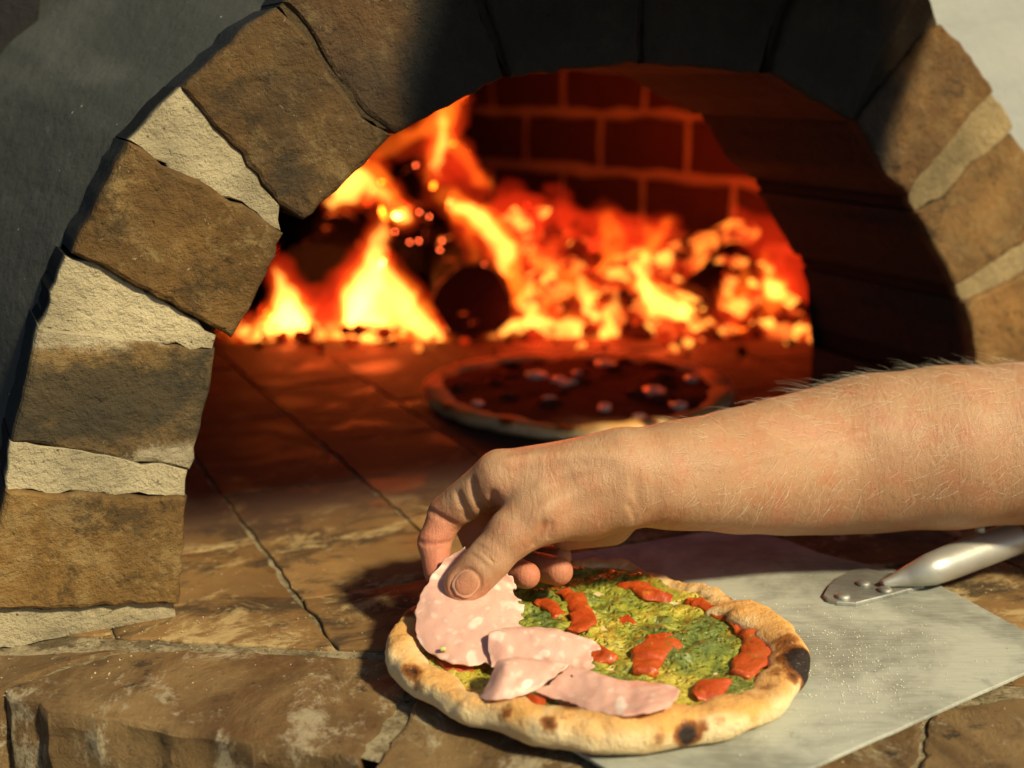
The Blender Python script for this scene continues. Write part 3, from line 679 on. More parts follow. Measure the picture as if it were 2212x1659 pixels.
for p, r, m_ in FLAMES:
    k_ = .62 if p[0][0] > 1000 else .74
    if m_ is H:
        flame(p, [x * k_ for x in r], m_)
        flame(p, [x * k_ * 1.35 + .002 for x in r], SHEATH); flame(p, [x * k_ * 1.8 + .006 for x in r], HALO)
    elif m_ is MI:
        flame(p, [x * .8 for x in r], m_); flame(p, [x * 1.3 + .005 for x in r], HALO)
    else: flame(p, r, m_)
spark_m = bpy.data.materials.new("spark"); spark_m.use_nodes = True
spark_m.node_tree.nodes["Principled BSDF"].inputs["Emission Color"].default_value = (1, .12, .03, 1)
spark_m.node_tree.nodes["Principled BSDF"].inputs["Emission Strength"].default_value = 16; spark_m.cycles.emission_sampling = 'NONE'
for px, py in [(898, 357), (906, 458), (927, 468), (853, 500), (885, 523), (955, 520), (950, 540), (1045, 572), (1002, 600), (905, 520)]:
    s = .0012; p = ony(px, py, 1.40)
    mk("spark", [Vector(p + np.array(d) * s) - fire.location for d in ico], icf, spark_m, fire)
for (px, py, Y, e) in [(640, 690, 1.41, 2.2), (810, 660, 1.39, 3.6), (1160, 690, 1.40, 2.6), (1290, 690, 1.41, 2.6), (1460, 680, 1.41, 2.8), (1680, 640, 1.43, 1.6), (960, 330, 1.50, 1.6), (1080, 520, 1.42, 2.0)]:
    ld = bpy.data.lights.new("firelight", 'POINT'); ld.energy = e * .22; ld.color = (1, .065, .011); ld.shadow_soft_size = .03
    lo = bpy.data.objects.new("firelight", ld); COL.objects.link(lo); lo.location = Vector(ony(px, py, Y)) - fire.location; lo.parent = fire
# ================================================================ the peel
peel = empty("pizza_peel", (.12, .58, 0)); tag(peel, "aluminium pizza peel with riveted tube handle under the pesto pizza", "peel")
def lp(p, o=None): return tuple(np.asarray(p, float) - np.array((o or peel).location))
PO = [(.072, .440), (.283, .587), (.272, .616), (.2535, .664), (.246, .680), (.232, .698), (.206, .715), (.190, .728), (.176, .748), (.160, .766), (.135, .768), (.038, .727), (-.03, .660), (-.052, .632), (-.060, .618), (-.062, .606), (-.058, .594)]
PZ = .0062

V, Fc = prism(PO, -PZ, -PZ + .0016, .0004, lambda a, b, d: lp((a, b, -d)), .012, .00008)
mk("blade", V, Fc, PEEL, peel)
BKT = [(1779, 1284), (1790, 1264), (1812, 1244), (1840, 1231), (1872, 1227), (1908, 1236), (1960, 1240), (1999, 1252), (1997, 1264), (1920, 1284), (1849, 1302), (1808, 1300), (1788, 1294)]
V, Fc = prism([onz(x, y, .0085)[:2] for x, y in BKT], -.0086, -.0064, .0006, lambda a, b, d: lp((a, b, -d)), .006, .00005)
mk("bracket", V, Fc, BRACKET, peel)
for x, y in ((1821, 1288), (1865, 1260), (1912, 1274)):
    c = onz(x, y, .0095)
    V = []; Fc = []
    for r, z in ((.0040, .0086), (.0040, .0098), (.0033, .0106), (.0015, .0110)):
        for k in range(14): th = k * math.pi / 7; V.append(lp((c[0] + r * math.cos(th), c[1] + r * math.sin(th), z)))
    for i in range(3):
        for k in range(14): Fc.append((i * 14 + k, i * 14 + (k + 1) % 14, (i + 1) * 14 + (k + 1) % 14, (i + 1) * 14 + k))
    Fc.append(tuple(range(42, 56))); mk("rivet", V, Fc, BRACKET, peel, True)
h0 = onz(1905, 1262, .0105); h1 = onz(1960, 1246, .014); h2 = onz(2010, 1230, .0185); h3 = onz(2192, 1162, .025)
ax = (h3 - h2) / np.linalg.norm(h3 - h2)
V, Fc = tube([h0, (h0 + h1) / 2, h1, h2, h2 + ax * .02, h3 - ax * .003, h3], [.0020, .0038, .0060, .0092, .0100, .0100, .0096], 24, 5)
hd = mk("tube_handle", [lp(v) for v in V], Fc, HANDLE, peel, True)
V, Fc = tube([h3 - ax * .001, h3 + ax * .004], [.0102, .0102], 24, 2)
mk("ferrule", [lp(v) for v in V], Fc, mat_plain("brass_ring", (.35, .2, .06), .5, .5, 100, .0003, .2, .8), hd)
V, Fc = tube([h3 + ax * .004, h3 + ax * .05, h3 + ax * .45], [.0105, .011, .011], 20, 4)
mk("wooden_shaft", [lp(v) for v in V], Fc, mat_plain("shaft_wood", (.42, .27, .12), .6, .3, 60, .0008), peel, True)
c = onz(2118, 1138, .037)
V, Fc = tube([c - np.array([0, 0, .003]), c + np.array([0, 0, .0008])], [.003, .0022], 12, 2); mk("pin", [lp(v) for v in V], Fc, BRACKET, hd, True)

# ================================================================ pizzas
def polar(pts, z, c):
    P = np.array([onz(x, y, z)[:2] for x, y in pts]) - c
    th = np.arctan2(P[:, 1], P[:, 0]); r = np.hypot(P[:, 0], P[:, 1]); o = np.argsort(th)
    return lambda t: np.interp((t + math.pi) % (2 * math.pi) - math.pi, th[o], r[o], period=2 * math.pi)
def fbm(p, s, n=3):
    a = 0; w = 1; tot = 0
    for k in range(n): a += w * nz3(p, s); tot += w; s *= 2.1; w *= .5
    return a / tot
def build_pizza(name, c, Rf, z0, rim_w, rim_h, crust, chars, nT=300, seed=0, ztop=.0075):
    root = empty(name, (c[0], c[1], z0)); V = []; Fc = []; CH = []; TO = []
    prof = 34
    for i in range(nT):
        th = 2 * math.pi * i / nT; cs, sn = math.cos(th), math.sin(th); R = float(Rf(th)); w = rim_w(th); h = rim_h(th)
        w *= 1 + .42 * nz3((cs * 3, sn * 3, seed), 1.5) + .20 * nz3((cs * 8, sn * 8, seed + 4), 1.2); h *= 1 + .30 * nz3((cs * 2.2, sn * 2.2, seed + 9), 1.7) + .06 * nz3((cs * 8, sn * 8, seed + 2), 1.3)
        R += .0030 * nz3((cs * 4, sn * 4, seed + 7), 1.5)
        for j in range(prof):
            f = j / (prof - 1)
            if f < .62:   # the puffed rim, from under the edge over the top to the inside
                a = math.radians(-115 + f / .62 * (115 + 205)) ; ew = math.cos(a); ez = math.sin(a)
                rr = R - w * .42 + (w * .42 if ew > 0 else w * .80) * (abs(ew) ** (.8 if ew > 0 else 1.15)) * (1 if ew > 0 else -1); zz = h * .5 + h * .5 * (abs(ez) ** .85) * (1 if ez > 0 else -1)
                if f > .42: zz = max(zz, ztop * .6)
            else:
                g = (f - .62) / .38; rr = (R - w * 1.2) * (1 - g); zz = ztop * .72
            p = np.array([c[0] + rr * cs, c[1] + rr * sn, zz])
            am = min(1, f / .1) if f < .62 else .4
            d = fbm(p + seed, 55, 3) * .0030 * am + fbm(p + seed, 240, 2) * .0009 * am
            p = p + np.array([cs * d * .8, sn * d * .8, d]); p[2] = max(p[2], .0004)
            V.append((p[0] - c[0], p[1] - c[1], p[2]))
            ch = 0
            for (q, rad, s) in chars:
                dd = math.dist((p[0], p[1], p[2] + z0), q) / rad
                if dd < 1.6: ch = max(ch, s * (1.25 - dd))
            CH.append(ch); TO.append(max(0, min(1, (zz / h - .55) * 1.6)) * (1 if f < .62 else .5) + .25 * max(0, ch))
    for i in range(nT):
        for j in range(prof - 1): a = i * prof + j; b = ((i + 1) % nT) * prof + j; Fc.append((a, b, b + 1, a + 1))
    Fc.append(tuple(i * prof for i in range(nT))[::-1])
    o = mk("crust", V, Fc, crust, root, True); attr(o, "char", CH); attr(o, "toast", TO)
    return root
PC = np.array([.046, .603])
OUT = [(832, 1440), (846, 1395), (880, 1362), (940, 1325), (1010, 1290), (1090, 1258), (1170, 1238), (1250, 1228), (1330, 1225), (1400, 1240), (1480, 1272), (1560, 1300), (1620, 1330), (1680, 1362), (1720, 1400), (1744, 1450), (1738, 1492), (1690, 1540), (1600, 1583), (1480, 1615), (1340, 1630), (1200, 1615), (1050, 1573), (950, 1534), (880, 1492), (842, 1462)]
RF = polar(OUT, .0105, PC)
def angw(th, a, w): d = (th - a + math.pi) % (2 * math.pi) - math.pi; return math.exp(-(d / w) ** 2)
fr = math.radians
rimw = lambda th: .0128 + .0045 * angw(th, fr(-5), .5) + .006 * angw(th, fr(-90), .9) + .004 * angw(th, fr(180), .5) - .005 * angw(th, fr(75), .6)
rimh = lambda th: .0126 + .005 * angw(th, fr(0), .4) + .003 * angw(th, fr(-100), .8) + .003 * angw(th, fr(190), .4) - .005 * angw(th, fr(70), .7)
PB = PZ + .0008
def on(px, py, z): return tuple(onz(px, py, z))
CHARS = [(on(872, 1475, .020), .0105, 1.0), (on(890, 1440, .022), .008, .8), (on(975, 1506, .024), .009, 1.15), (on(1015, 1508, .024), .006, .9), (on(1490, 1590, .016), .0075, 1.05), (on(1520, 1575, .018), .005, .6),
         (on(1738, 1448, .015), .014, 1.7), (on(1742, 1425, .020), .009, 1.4), (on(1690, 1375, .026), .012, .55), (on(1655, 1440, .026), .010, .6), (on(1668, 1420, .026), .009, .9), (on(1680, 1395, .027), .008, .8), (on(1700, 1478, .015), .004, .8), (on(1180, 1560, .022), .006, .55), (on(1085, 1535, .022), .006, .6), (on(1230, 1530, .022), .007, .55), (on(1300, 1530, .022), .006, .5),
         (on(890, 1340, .020), .008, 1.2), (on(1640, 1335, .016), .006, .6), (on(1580, 1300, .014), .005, .7), (on(1720, 1455, .02), .006, .7), (on(1620, 1480, .022), .006, .45), (on(1420, 1600, .016), .004, .4), (on(1560, 1560, .02), .005, .4)]
pizza = build_pizza("pesto_pizza", PC, RF, PB, rimw, rimh, CRUST, CHARS, 340, 3)
tag(pizza, "small blistered pizza with green pesto and roast tomato on the peel", "pizza")
pl = np.array([PC[0], PC[1], PB])
# pesto and melted cheese: one lumpy sheet
V = []; Fc = []; GR = []; ED = []; nT, nR = 220, 70
def ptop(x, y):
    g = fbm((x, y, 1.7), 38, 2); g2 = fbm((x, y, 5.2), 95, 3); return .0072 + .0075 * max(0, g) + .0042 * g2, g
for i in range(nT):
    th = 2 * math.pi * i / nT; Rr = float(RF(th)) - rimw(th) * .70 + .0040 * nz3((math.cos(th) * 6, math.sin(th) * 6, 1), 2)
    for j in range(nR):
        f = j / (nR - 1); r = Rr * f; x, y = PC[0] + r * math.cos(th), PC[1] + r * math.sin(th); z, g = ptop(x, y)
        z += .0016 * fbm((x, y, 9), 260, 3); e = max(0, (f - .86) / .14); z = z * (1 - e ** 3) + (.0050) * e ** 3 + .003 * e * (1 - e)
        V.append((x - PC[0], y - PC[1], z)); GR.append(.5 + g); ED.append(max(0, (f - .9) / .1) * .8)
for i in range(nT):
    for j in range(nR - 1): a = i * nR + j; b = ((i + 1) % nT) * nR + j; Fc.append((a, b, b + 1, a + 1))
o = mk("pesto", V, Fc, PESTO, pizza, True); attr(o, "green", GR); attr(o, "edge", ED)
o["label"] = "oily green pesto with yellow melted cheese"
TOM = [([(1480, 1298), (1510, 1305), (1540, 1322)], (.003, .004, .003)), ([(1340, 1345), (1365, 1340)], (.002, .003)), ([(1240, 1400), (1262, 1392)], (.002, .003)),
       ([(1205, 1280), (1235, 1290), (1252, 1315), (1258, 1345), (1235, 1368)], (.003, .005, .0055, .005, .003)),
       ([(1330, 1262), (1370, 1268), (1410, 1285), (1450, 1292)], (.003, .005, .0065, .003)),
       ([(1395, 1455), (1402, 1425), (1430, 1395), (1468, 1390)], (.005, .0068, .0085, .006)),
       ([(1278, 1420), (1305, 1418), (1325, 1415)], (.005, .0065, .003)),
       ([(1530, 1315), (1565, 1332), (1595, 1352)], (.0025, .004, .003)),
       ([(1590, 1352), (1625, 1372), (1640, 1395), (1625, 1425), (1595, 1462)], (.003, .006, .007, .007, .005)),
       ([(1560, 1470), (1530, 1495), (1500, 1510)], (.005, .0055, .003)),
       ([(1120, 1510), (1150, 1520), (1180, 1525)], (.004, .006, .004)), ([(955, 1432), (985, 1440), (1020, 1440)], (.004, .006, .004)),
       ([(1160, 1300), (1190, 1310), (1205, 1330)], (.003, .0045, .003))]
for pts, rad in TOM:
    P3 = [onz(x, y, PB + .0078) for x, y in pts]; rad = [r * 1.2 for r in rad]
    V, Fc = tube(P3, rad, 18, 10, ((0, 0, 1), .40))
    V = [v + np.array([fbm(v, 90, 3), fbm(v + 3, 90, 3), .8 * fbm(v + 6, 110, 3)]) * .0042 - pl for v in V]
    mk("tomato_piece", V, Fc, TOMATO, pizza, True)
# second pizza, baking further in
C2 = np.array([.062, 1.138]); R2 = lambda th: .146 + .004 * math.sin(3 * th)
ch2 = [((C2[0] + .142 * math.cos(a), C2[1] + .142 * math.sin(a), .016), .009, 1.1) for a in (-2.6, -2.05, -1.7, -1.2)]
pz2 = build_pizza("baking_pizza", C2, R2, .0006, lambda t: .018, lambda t: .0135, CRUST, ch2, 120, 11)
tag(pz2, "blurred second pizza baking deeper in the oven before the fire", "pizza")
T2 = mat_plain("dark_topping", (.11, .035, .016), .95, .03, 60, .004, .6); CHZ = mat_plain("melted_white_cheese", (.75, .68, .52), .4, .4, 60, .003, .1)
V = [(0, 0, .0105)]; Fc = []
for k in range(60):
    a = k * math.pi / 30
    V += [(r * math.cos(a), r * math.sin(a), .0105 + .004 * nz3((r * math.cos(a), r * math.sin(a), 3), 40)) for r in (.05, .1, .134)]
for k in range(60):
    b = (k + 1) % 60; Fc.append((0, 1 + 3 * k, 1 + 3 * b))
    for j in range(2): Fc.append((1 + 3 * k + j, 2 + 3 * k + j, 2 + 3 * b + j, 1 + 3 * b + j))
mk("sauce", V, Fc, T2, pz2, True)
for k in range(48):
    a = random.uniform(0, 6.28); r = .125 * math.sqrt(random.random()); s = random.uniform(.007, .014); cx, cy = r * math.cos(a), r * math.sin(a)
    V = [(cx + d[0] * s * random.uniform(.7, 1.2), cy + d[1] * s * random.uniform(.7, 1.2), .011 + d[2] * s * .35) for d in ico]
    mk("cheese_piece" if k % 3 == 0 else "topping_piece", V, icf, CHZ if k % 3 == 0 else T2, pz2, True)
# semolina on the blade
gv = []; gf = []
for _ in range(850):
    if random.random() < .8: x, y = random.gauss(1800, 130), random.gauss(1440, 75)
    else: x, y = random.uniform(1250, 2200), random.uniform(1230, 1650)
    c = onz(x, y, PZ)
    if np.hypot(*(c[:2] - PC)) < float(RF(math.atan2(c[1] - PC[1], c[0] - PC[0]))) - .002: continue
    q = np.array(PO); ins = True
    for i in range(len(q)):
        a = q[i]; b = q[(i + 1) % len(q)]
        if (b[0] - a[0]) * (c[1] - a[1]) - (b[1] - a[1]) * (c[0] - a[0]) < .0004: ins = False
    if not ins: continue
    s = random.uniform(.00016, .00042); b0 = len(gv)
    for dd in ((1, 0, 0), (-1, 0, 0), (0, 1, 0), (0, -1, 0), (0, 0, 1), (0, 0, -1)): gv.append(c + np.array(dd) * s * random.uniform(.7, 1.3) + np.array([0, 0, s * .7]))
    for a, b, d in ((0, 2, 4), (2, 1, 4), (1, 3, 4), (3, 0, 4), (2, 0, 5), (1, 2, 5), (3, 1, 5), (0, 3, 5)): gf.append((b0 + a, b0 + b, b0 + d))
fl = mk("semolina", gv, gf, mat_plain("semolina_grain", (.8, .74, .6), .7, .3)); fl["kind"] = "stuff"; tag(fl, "grains of semolina flour sprinkled on the peel", "flour")

# ================================================================ mortadella
def sheet(name, ctrl, label, n=14, thick=.0009, tear=None, mode='y', parent=None):
    C = np.array([[(ony(*p) if mode == 'y' else onz(*p)) for p in row] for row in ctrl]); R_, K_ = C.shape[:2]
    def cr(A, m):   # Catmull-Rom along axis 0
        out = []
        k = len(A)
        for i in range(k - 1):
            p0 = A[i - 1] if i > 0 else 2 * A[0] - A[1]; p1 = A[i]; p2 = A[i + 1]; p3 = A[i + 2] if i + 2 < k else 2 * A[-1] - A[-2]
            for j in range(m):
                t = j / m; out.append(.5 * (2 * p1 + (p2 - p0) * t + (2 * p0 - 5 * p1 + 4 * p2 - p3) * t * t + (3 * p1 - p0 - 3 * p2 + p3) * t ** 3))
        out.append(A[-1]); return np.array(out)
    G = cr(C, n); G = np.swapaxes(cr(np.swapaxes(G, 0, 1), n), 0, 1); a, b = G.shape[:2]
    for i in range(a):
        for j in range(b):
            e = min(i, a - 1 - i, j, b - 1 - j); p = G[i, j]
            if e < 4:   # ragged cut edge
                q = G[min(max(i, 4), a - 5), min(max(j, 4), b - 5)]
                G[i, j] = p + (q - p) * (.25 + .45 * nz3(p, 300) + (1.9 * nz3(p, 330) * max(0, min(1, (j / b - .55) * 4)) if tear else 0))
            G[i, j] = G[i, j] + .0010 * np.array([nz3(p, 55), nz3(p + 3, 55), nz3(p + 7, 55)]) + .0005 * np.array([nz3(p, 200), nz3(p + 3, 200), nz3(p + 7, 200)])
    # normals
    du = np.gradient(G, axis=0); dv = np.gradient(G, axis=1); N = np.cross(du, dv); N /= np.linalg.norm(N, axis=2)[..., None] + 1e-9
    T = np.concatenate([(G + N * thick / 2).reshape(-1, 3), (G - N * thick / 2).reshape(-1, 3)]); nn = a * b; Fc = []
    for i in range(a - 1):
        for j in range(b - 1):
            k = i * b + j; Fc.append((k, k + 1, k + b + 1, k + b)); Fc.append((nn + k, nn + k + b, nn + k + b + 1, nn + k + 1))
    rim = [j for j in range(b)] + [i * b + b - 1 for i in range(1, a)] + [(a - 1) * b + j for j in range(b - 2, -1, -1)] + [i * b for i in range(a - 2, 0, -1)]
    for k in range(len(rim)): p, q = rim[k], rim[(k + 1) % len(rim)]; Fc.append((p, nn + p, nn + q, q))
    org = T.mean(0); o = mk(name, T - org, Fc, HAM, None, True); o.location = tuple(org)
    if parent: o.parent = parent; o.location = Vector(tuple(org)) - parent.location
    tag(o, label, "ham", "mortadella slices"); return o
ham1 = sheet("mortadella_slice", [
    [(1008, 1178, .6060), (1030, 1186, .6050), (1075, 1205, .604), (1100, 1240, .603), (1112, 1264, .602)],
    [(948, 1222, .604), (985, 1236, .604), (1040, 1250, .602), (1095, 1268, .600), (1112, 1288, .597)],
    [(905, 1290, .590), (950, 1300, .584), (1020, 1310, .581), (1090, 1312, .583), (1136, 1312, .586)],
    [(893, 1345, .576), (945, 1356, .569), (1010, 1362, .566), (1085, 1360, .568), (1130, 1356, .573)],
    [(908, 1394, .564), (950, 1408, .557), (1005, 1412, .554), (1075, 1406, .556), (1140, 1398, .560)],
    [(938, 1418, .556), (968, 1434, .550), (1008, 1442, .547), (1062, 1434, .549), (1112, 1424, .553)]],
    "pale pink mortadella slice held up between thumb and finger", tear=True)
for px, py, s in ((957, 1402, .0022),):
    V, Fc = tube([ony(px - 6, py, .5556), ony(px + 6, py, .5556)], [.0012, .0012], 8, 3)
    mk("pistachio", [Vector(v) - ham1.location for v in V], Fc, mat_plain("pistachio", (.5, .5, .2), .5), ham1, True)
sheet("mortadella_slice", [
    [(1060, 1441, 0.0200), (1092, 1448, 0.0185), (1131, 1441, 0.0205), (1165, 1448, 0.0185), (1199, 1445, 0.0198), (1240, 1454, 0.0185), (1280, 1447, 0.0210)],
    [(1056, 1420, 0.0225), (1088, 1424, 0.0228), (1127, 1418, 0.0240), (1165, 1424, 0.0230), (1203, 1424, 0.0236), (1244, 1430, 0.0228), (1284, 1432, 0.0232)],
    [(1052, 1392, 0.0270), (1084, 1393, 0.0278), (1123, 1388, 0.0285), (1165, 1391, 0.0282), (1207, 1393, 0.0280), (1248, 1401, 0.0270), (1288, 1412, 0.0258)],
    [(1054, 1372, 0.0300), (1086, 1366, 0.0312), (1125, 1362, 0.0320), (1165, 1365, 0.0318), (1205, 1366, 0.0312), (1246, 1375, 0.0300), (1286, 1391, 0.0280)],
    [(1066, 1370, 0.0280), (1098, 1360, 0.0285), (1137, 1357, 0.0290), (1165, 1360, 0.0290), (1193, 1361, 0.0285), (1234, 1370, 0.0275), (1274, 1386, 0.0260)],
    [(1078, 1392, 0.0200), (1110, 1388, 0.0190), (1149, 1388, 0.0190), (1165, 1388, 0.0190), (1181, 1390, 0.0190), (1222, 1394, 0.0190), (1262, 1402, 0.0190)]],
    "rolled mortadella slice folded over just right of the held one", tear=True, mode='z')
ham3 = sheet("mortadella_slice", [
    [(1150, 1497, .0200), (1215, 1514, .0195), (1275, 1536, .0225), (1335, 1550, .0250), (1395, 1541, .0270), (1448, 1531, .0265)],
    [(1172, 1480, .0230), (1235, 1496, .0225), (1290, 1516, .0240), (1345, 1529, .0250), (1405, 1524, .0275), (1464, 1516, .0265)],
    [(1202, 1458, .0255), (1255, 1474, .0250), (1305, 1490, .0255), (1355, 1501, .0250), (1412, 1502, .0265), (1475, 1499, .0250)],
    [(1228, 1440, .0265), (1268, 1453, .0265), (1308, 1466, .0262), (1350, 1475, .0248), (1400, 1481, .0240), (1452, 1484, .0225)],
    [(1250, 1440, .0200), (1280, 1450, .0200), (1310, 1460, .0190), (1345, 1470, .0190), (1390, 1474, .0180), (1425, 1478, .0180)]],
    "crumpled mortadella slice lying lowest, its tip over the near crust", mode='z')
flap = sheet("folded_flap", [
    [(1034, 1508, .0200), (1062, 1514, .0225), (1095, 1510, .0240), (1125, 1502, .0235), (1162, 1491, .0240)],
    [(1046, 1492, .0225), (1074, 1494, .0262), (1108, 1487, .0265), (1140, 1480, .0262), (1182, 1473, .0268)],
    [(1062, 1462, .0262), (1088, 1460, .0300), (1122, 1457, .0290), (1160, 1455, .0290), (1208, 1453, .0290)],
    [(1070, 1434, .0292), (1096, 1430, .0320), (1130, 1430, .0310), (1175, 1434, .0305), (1230, 1439, .0295)],
    [(1090, 1430, .0270), (1112, 1427, .0290), (1140, 1428, .0285), (1180, 1433, .0280), (1224, 1440, .0270)],
    [(1082, 1470, .0200), (1110, 1474, .0200), (1140, 1476, .0200), (1170, 1474, .0210), (1195, 1470, .0220)]], "", mode='z', parent=ham3)
for k in ("label", "category", "group"): del flap[k]
# ================================================================ the person's arm and hand (one continuous surface)
def rcone(P, a, b, ra, rb):
    ab = b - a; L2 = float(ab @ ab); t = np.clip(((P - a) @ ab) / L2, 0, 1); t3 = t[..., None]
    return np.linalg.norm(P - a - t3 * ab, axis=-1) - (ra + (rb - ra) * t)
gx = np.concatenate([np.arange(-.058, .088, .00085), np.arange(.088, .47, .0028)]); gy = np.arange(.572, .766, .0009); gz = np.arange(.016, .186, .0009)
FLD = np.full((len(gx), len(gy), len(gz)), .05, np.float32)
def box(lo, hi):
    s = []
    for g, l, h in zip((gx, gy, gz), lo, hi): s.append(slice(max(0, int(np.searchsorted(g, l)) - 1), min(len(g), int(np.searchsorted(g, h)) + 1)))
    return tuple(s)
def pts(sl): X, Y, Z = np.meshgrid(gx[sl[0]], gy[sl[1]], gz[sl[2]], indexing='ij'); return np.stack([X, Y, Z], -1)
def add(field, a, b, ra, rb, k):
    a = ony(*a); b = ony(*b); m = max(ra, rb) + k + .012
    sl = box(np.minimum(a, b) - m, np.maximum(a, b) + m); d = rcone(pts(sl), a, b, ra, rb).astype(np.float32); f = field[sl]
    h = np.clip(k - np.abs(f - d), 0, None) / k; field[sl] = np.minimum(f, d) - h * h * k * .25
def merge(f, g, k):
    h = np.clip(k - np.abs(f - g), 0, None) / k; return np.minimum(f, g) - h * h * k * .25
# palm, wrist and forearm
def army(x): t = min(1, max(0, (x - 1345) / 520)); return .628 + .066 * t * t * (3 - 2 * t)
ARM = [((1345, 1034), .0222), (( 1420, 1030), .0236), ((1500, 1024), .0262), ((1600, 1017), .0300), ((1700, 1006), .0334), ((1800, 993), .0362), ((1900, 977), .0390), ((2050, 966), .0406), ((2212, 957), .0398), ((2500, 950), .042), ((2960, 930), .045)]
for i in range(len(ARM) - 1):
    (p, r), (q, s) = ARM[i], ARM[i + 1]
    for dy, f in ((-.005 if i < 3 else 0, .97), (.013 if i < 3 else .010, .97)):
        r, s = r * .975, s * .965; y0, y1 = army(p[0]), army(q[0]); add(FLD, (*p, y0 + dy), (*q, y1 + dy), r * f * y0 / .628, s * f * y1 / .628, .014)
for a, b, ra, rb in [((1340, 1012, .618), (1085, 1029, .619), .0180, .0122), ((1340, 1006, .630), (1082, 1022, .638), .0180, .0122), ((1340, 1010, .640), (1100, 1036, .656), .0180, .0115), ((1340, 1030, .648), (1130, 1060, .671), .016, .0105),
                     ((1240, 1060, .630), (1130, 1085, .638), .020, .016), ((1330, 1070, .618), (1150, 1118, .6075), .0185, .0140),
                     ((1318, 1128, .640), (1225, 1142, .646), .0128, .0118), ((1260, 1100, .622), (1170, 1080, .612), .016, .013)]:
    add(FLD, a, b, ra, rb, .009)
NEW = lambda: np.full_like(FLD, .05)
# first finger bones: blend well into the palm
f1 = NEW(); add(f1, (1076, 1027, .619), (966, 1110, .630), .0122, .0102, .003); FLD = merge(FLD, f1, .006)
f1 = NEW(); add(f1, (1080, 1022, .640), (1012, 1118, .652), .0120, .0100, .003); add(f1, (1098, 1036, .657), (1058, 1126, .670), .0115, .0098, .001); add(f1, (1128, 1060, .672), (1112, 1140, .686), .0105, .0085, .001)
FLD = merge(FLD, f1, .004)
# thumb
f1 = NEW(); add(f1, (1180, 1110, .606), (1106, 1152, .6015), .0138, .0122, .003); add(f1, (1106, 1152, .6015), (1057, 1207, .5965), .0122, .0107, .004); add(f1, (1057, 1207, .5965), (1006, 1262, .5925), .0107, .0098, .004); add(f1, (1030, 1236, .5945), (1002, 1266, .5935), .0103, .0100, .004)
FLD = merge(FLD, f1, .005)
# outer bones of the fingers: barely blend with what they touch
f1 = NEW(); add(f1, (964, 1112, .630), (938, 1172, .6235), .0098, .0084, .003); add(f1, (938, 1172, .6235), (946, 1236, .6135), .0084, .0074, .003); FLD = merge(FLD, f1, .0016)
f1 = NEW(); add(f1, (1012, 1118, .652), (1048, 1212, .642), .0096, .0084, .003); add(f1, (1048, 1212, .642), (1138, 1243, .6145), .0084, .0072, .004); FLD = merge(FLD, f1, .0012)
f1 = NEW(); add(f1, (1058, 1126, .670), (1100, 1212, .658), .0096, .0084, .003); add(f1, (1100, 1212, .658), (1207, 1234, .6275), .0084, .0078, .004); FLD = merge(FLD, f1, .0010)
f1 = NEW(); add(f1, (1112, 1140, .686), (1130, 1200, .676), .0084, .0072, .003); add(f1, (1130, 1200, .676), (1212, 1202, .652), .0070, .0060, .004); FLD = merge(FLD, f1, .0010)
# skin folds: grooves cut into the surface
def groove(ptsl, depth, width):
    P = [ony(*p) for p in ptsl]
    for i in range(len(P) - 1):
        a, b = P[i], P[i + 1]; m = width * 3; sl = box(np.minimum(a, b) - m, np.maximum(a, b) + m)
        d = rcone(pts(sl), a, b, 0, 0); FLD[sl] += (depth * np.exp(-(d / width) ** 2)).astype(np.float32)
def surf_y(px, py):
    """depth of the surface met by a sight line"""
    for Y in np.arange(.578, .70, .0006):
        p = ony(px, py, Y); i = np.searchsorted(gx, p[0]); j = np.searchsorted(gy, p[1]); k = np.searchsorted(gz, p[2])
        if 0 < i < len(gx) and 0 < j < len(gy) and 0 < k < len(gz) and FLD[i, j, k] < 0: return Y
    return None
def sg(pl, depth, width):
    q = []
    for x, y in pl:
        Y = surf_y(x, y)
        if Y: q.append((x, y, Y + .0004))
    if len(q) > 1: groove(q, depth, width)
def dens(pl, n=5): return [(pl[i][0] + (pl[i + 1][0] - pl[i][0]) * j / n, pl[i][1] + (pl[i + 1][1] - pl[i][1]) * j / n) for i in range(len(pl) - 1) for j in range(n)] + [pl[-1]]
GV = [([(1020, 1040), (1026, 1070), (1040, 1098), (1060, 1118)], .0022, .0018), ([(990, 1068), (1000, 1095), (1012, 1122)], .0016, .0018), ([(1036, 1075), (1050, 1100)], .0018, .0014), ([(1066, 1065), (1066, 1095)], .0016, .0018),
      ([(1355, 1085), (1366, 1105), (1374, 1130)], .0009, .0010),
      ([(1024, 1182), (1045, 1196), (1070, 1218)], .0006, .0009), ([(1030, 1176), (1052, 1188), (1078, 1210)], .0005, .0009), ([(1018, 1196), (1040, 1212), (1062, 1232)], .0004, .0009),
      ([(1176, 1128), (1166, 1158), (1150, 1182)], .0016, .0014), ([(1192, 1130), (1184, 1160)], .0009, .0012), ([(920, 1098), (950, 1116), (980, 1132)], .0018, .0012), ([(905, 1172), (940, 1178), (970, 1172)], .0012, .0012),
      ([(1372, 1040), (1380, 1110)], .0005, .003)]
GV += [([(1330, 985), (1240, 985), (1150, 992), (1090, 1000)], -.0009, .0040), ([(1300, 1040), (1220, 1075), (1150, 1115)], -.0009, .0045), ([(1290, 1010), (1210, 1025), (1160, 1050)], -.0006, .0022), ([(1900, 930), (1780, 960), (1650, 985), (1560, 1010)], -.0007, .0030)]
for pl_, dp, wd in GV: sg(dens(pl_), dp, wd)
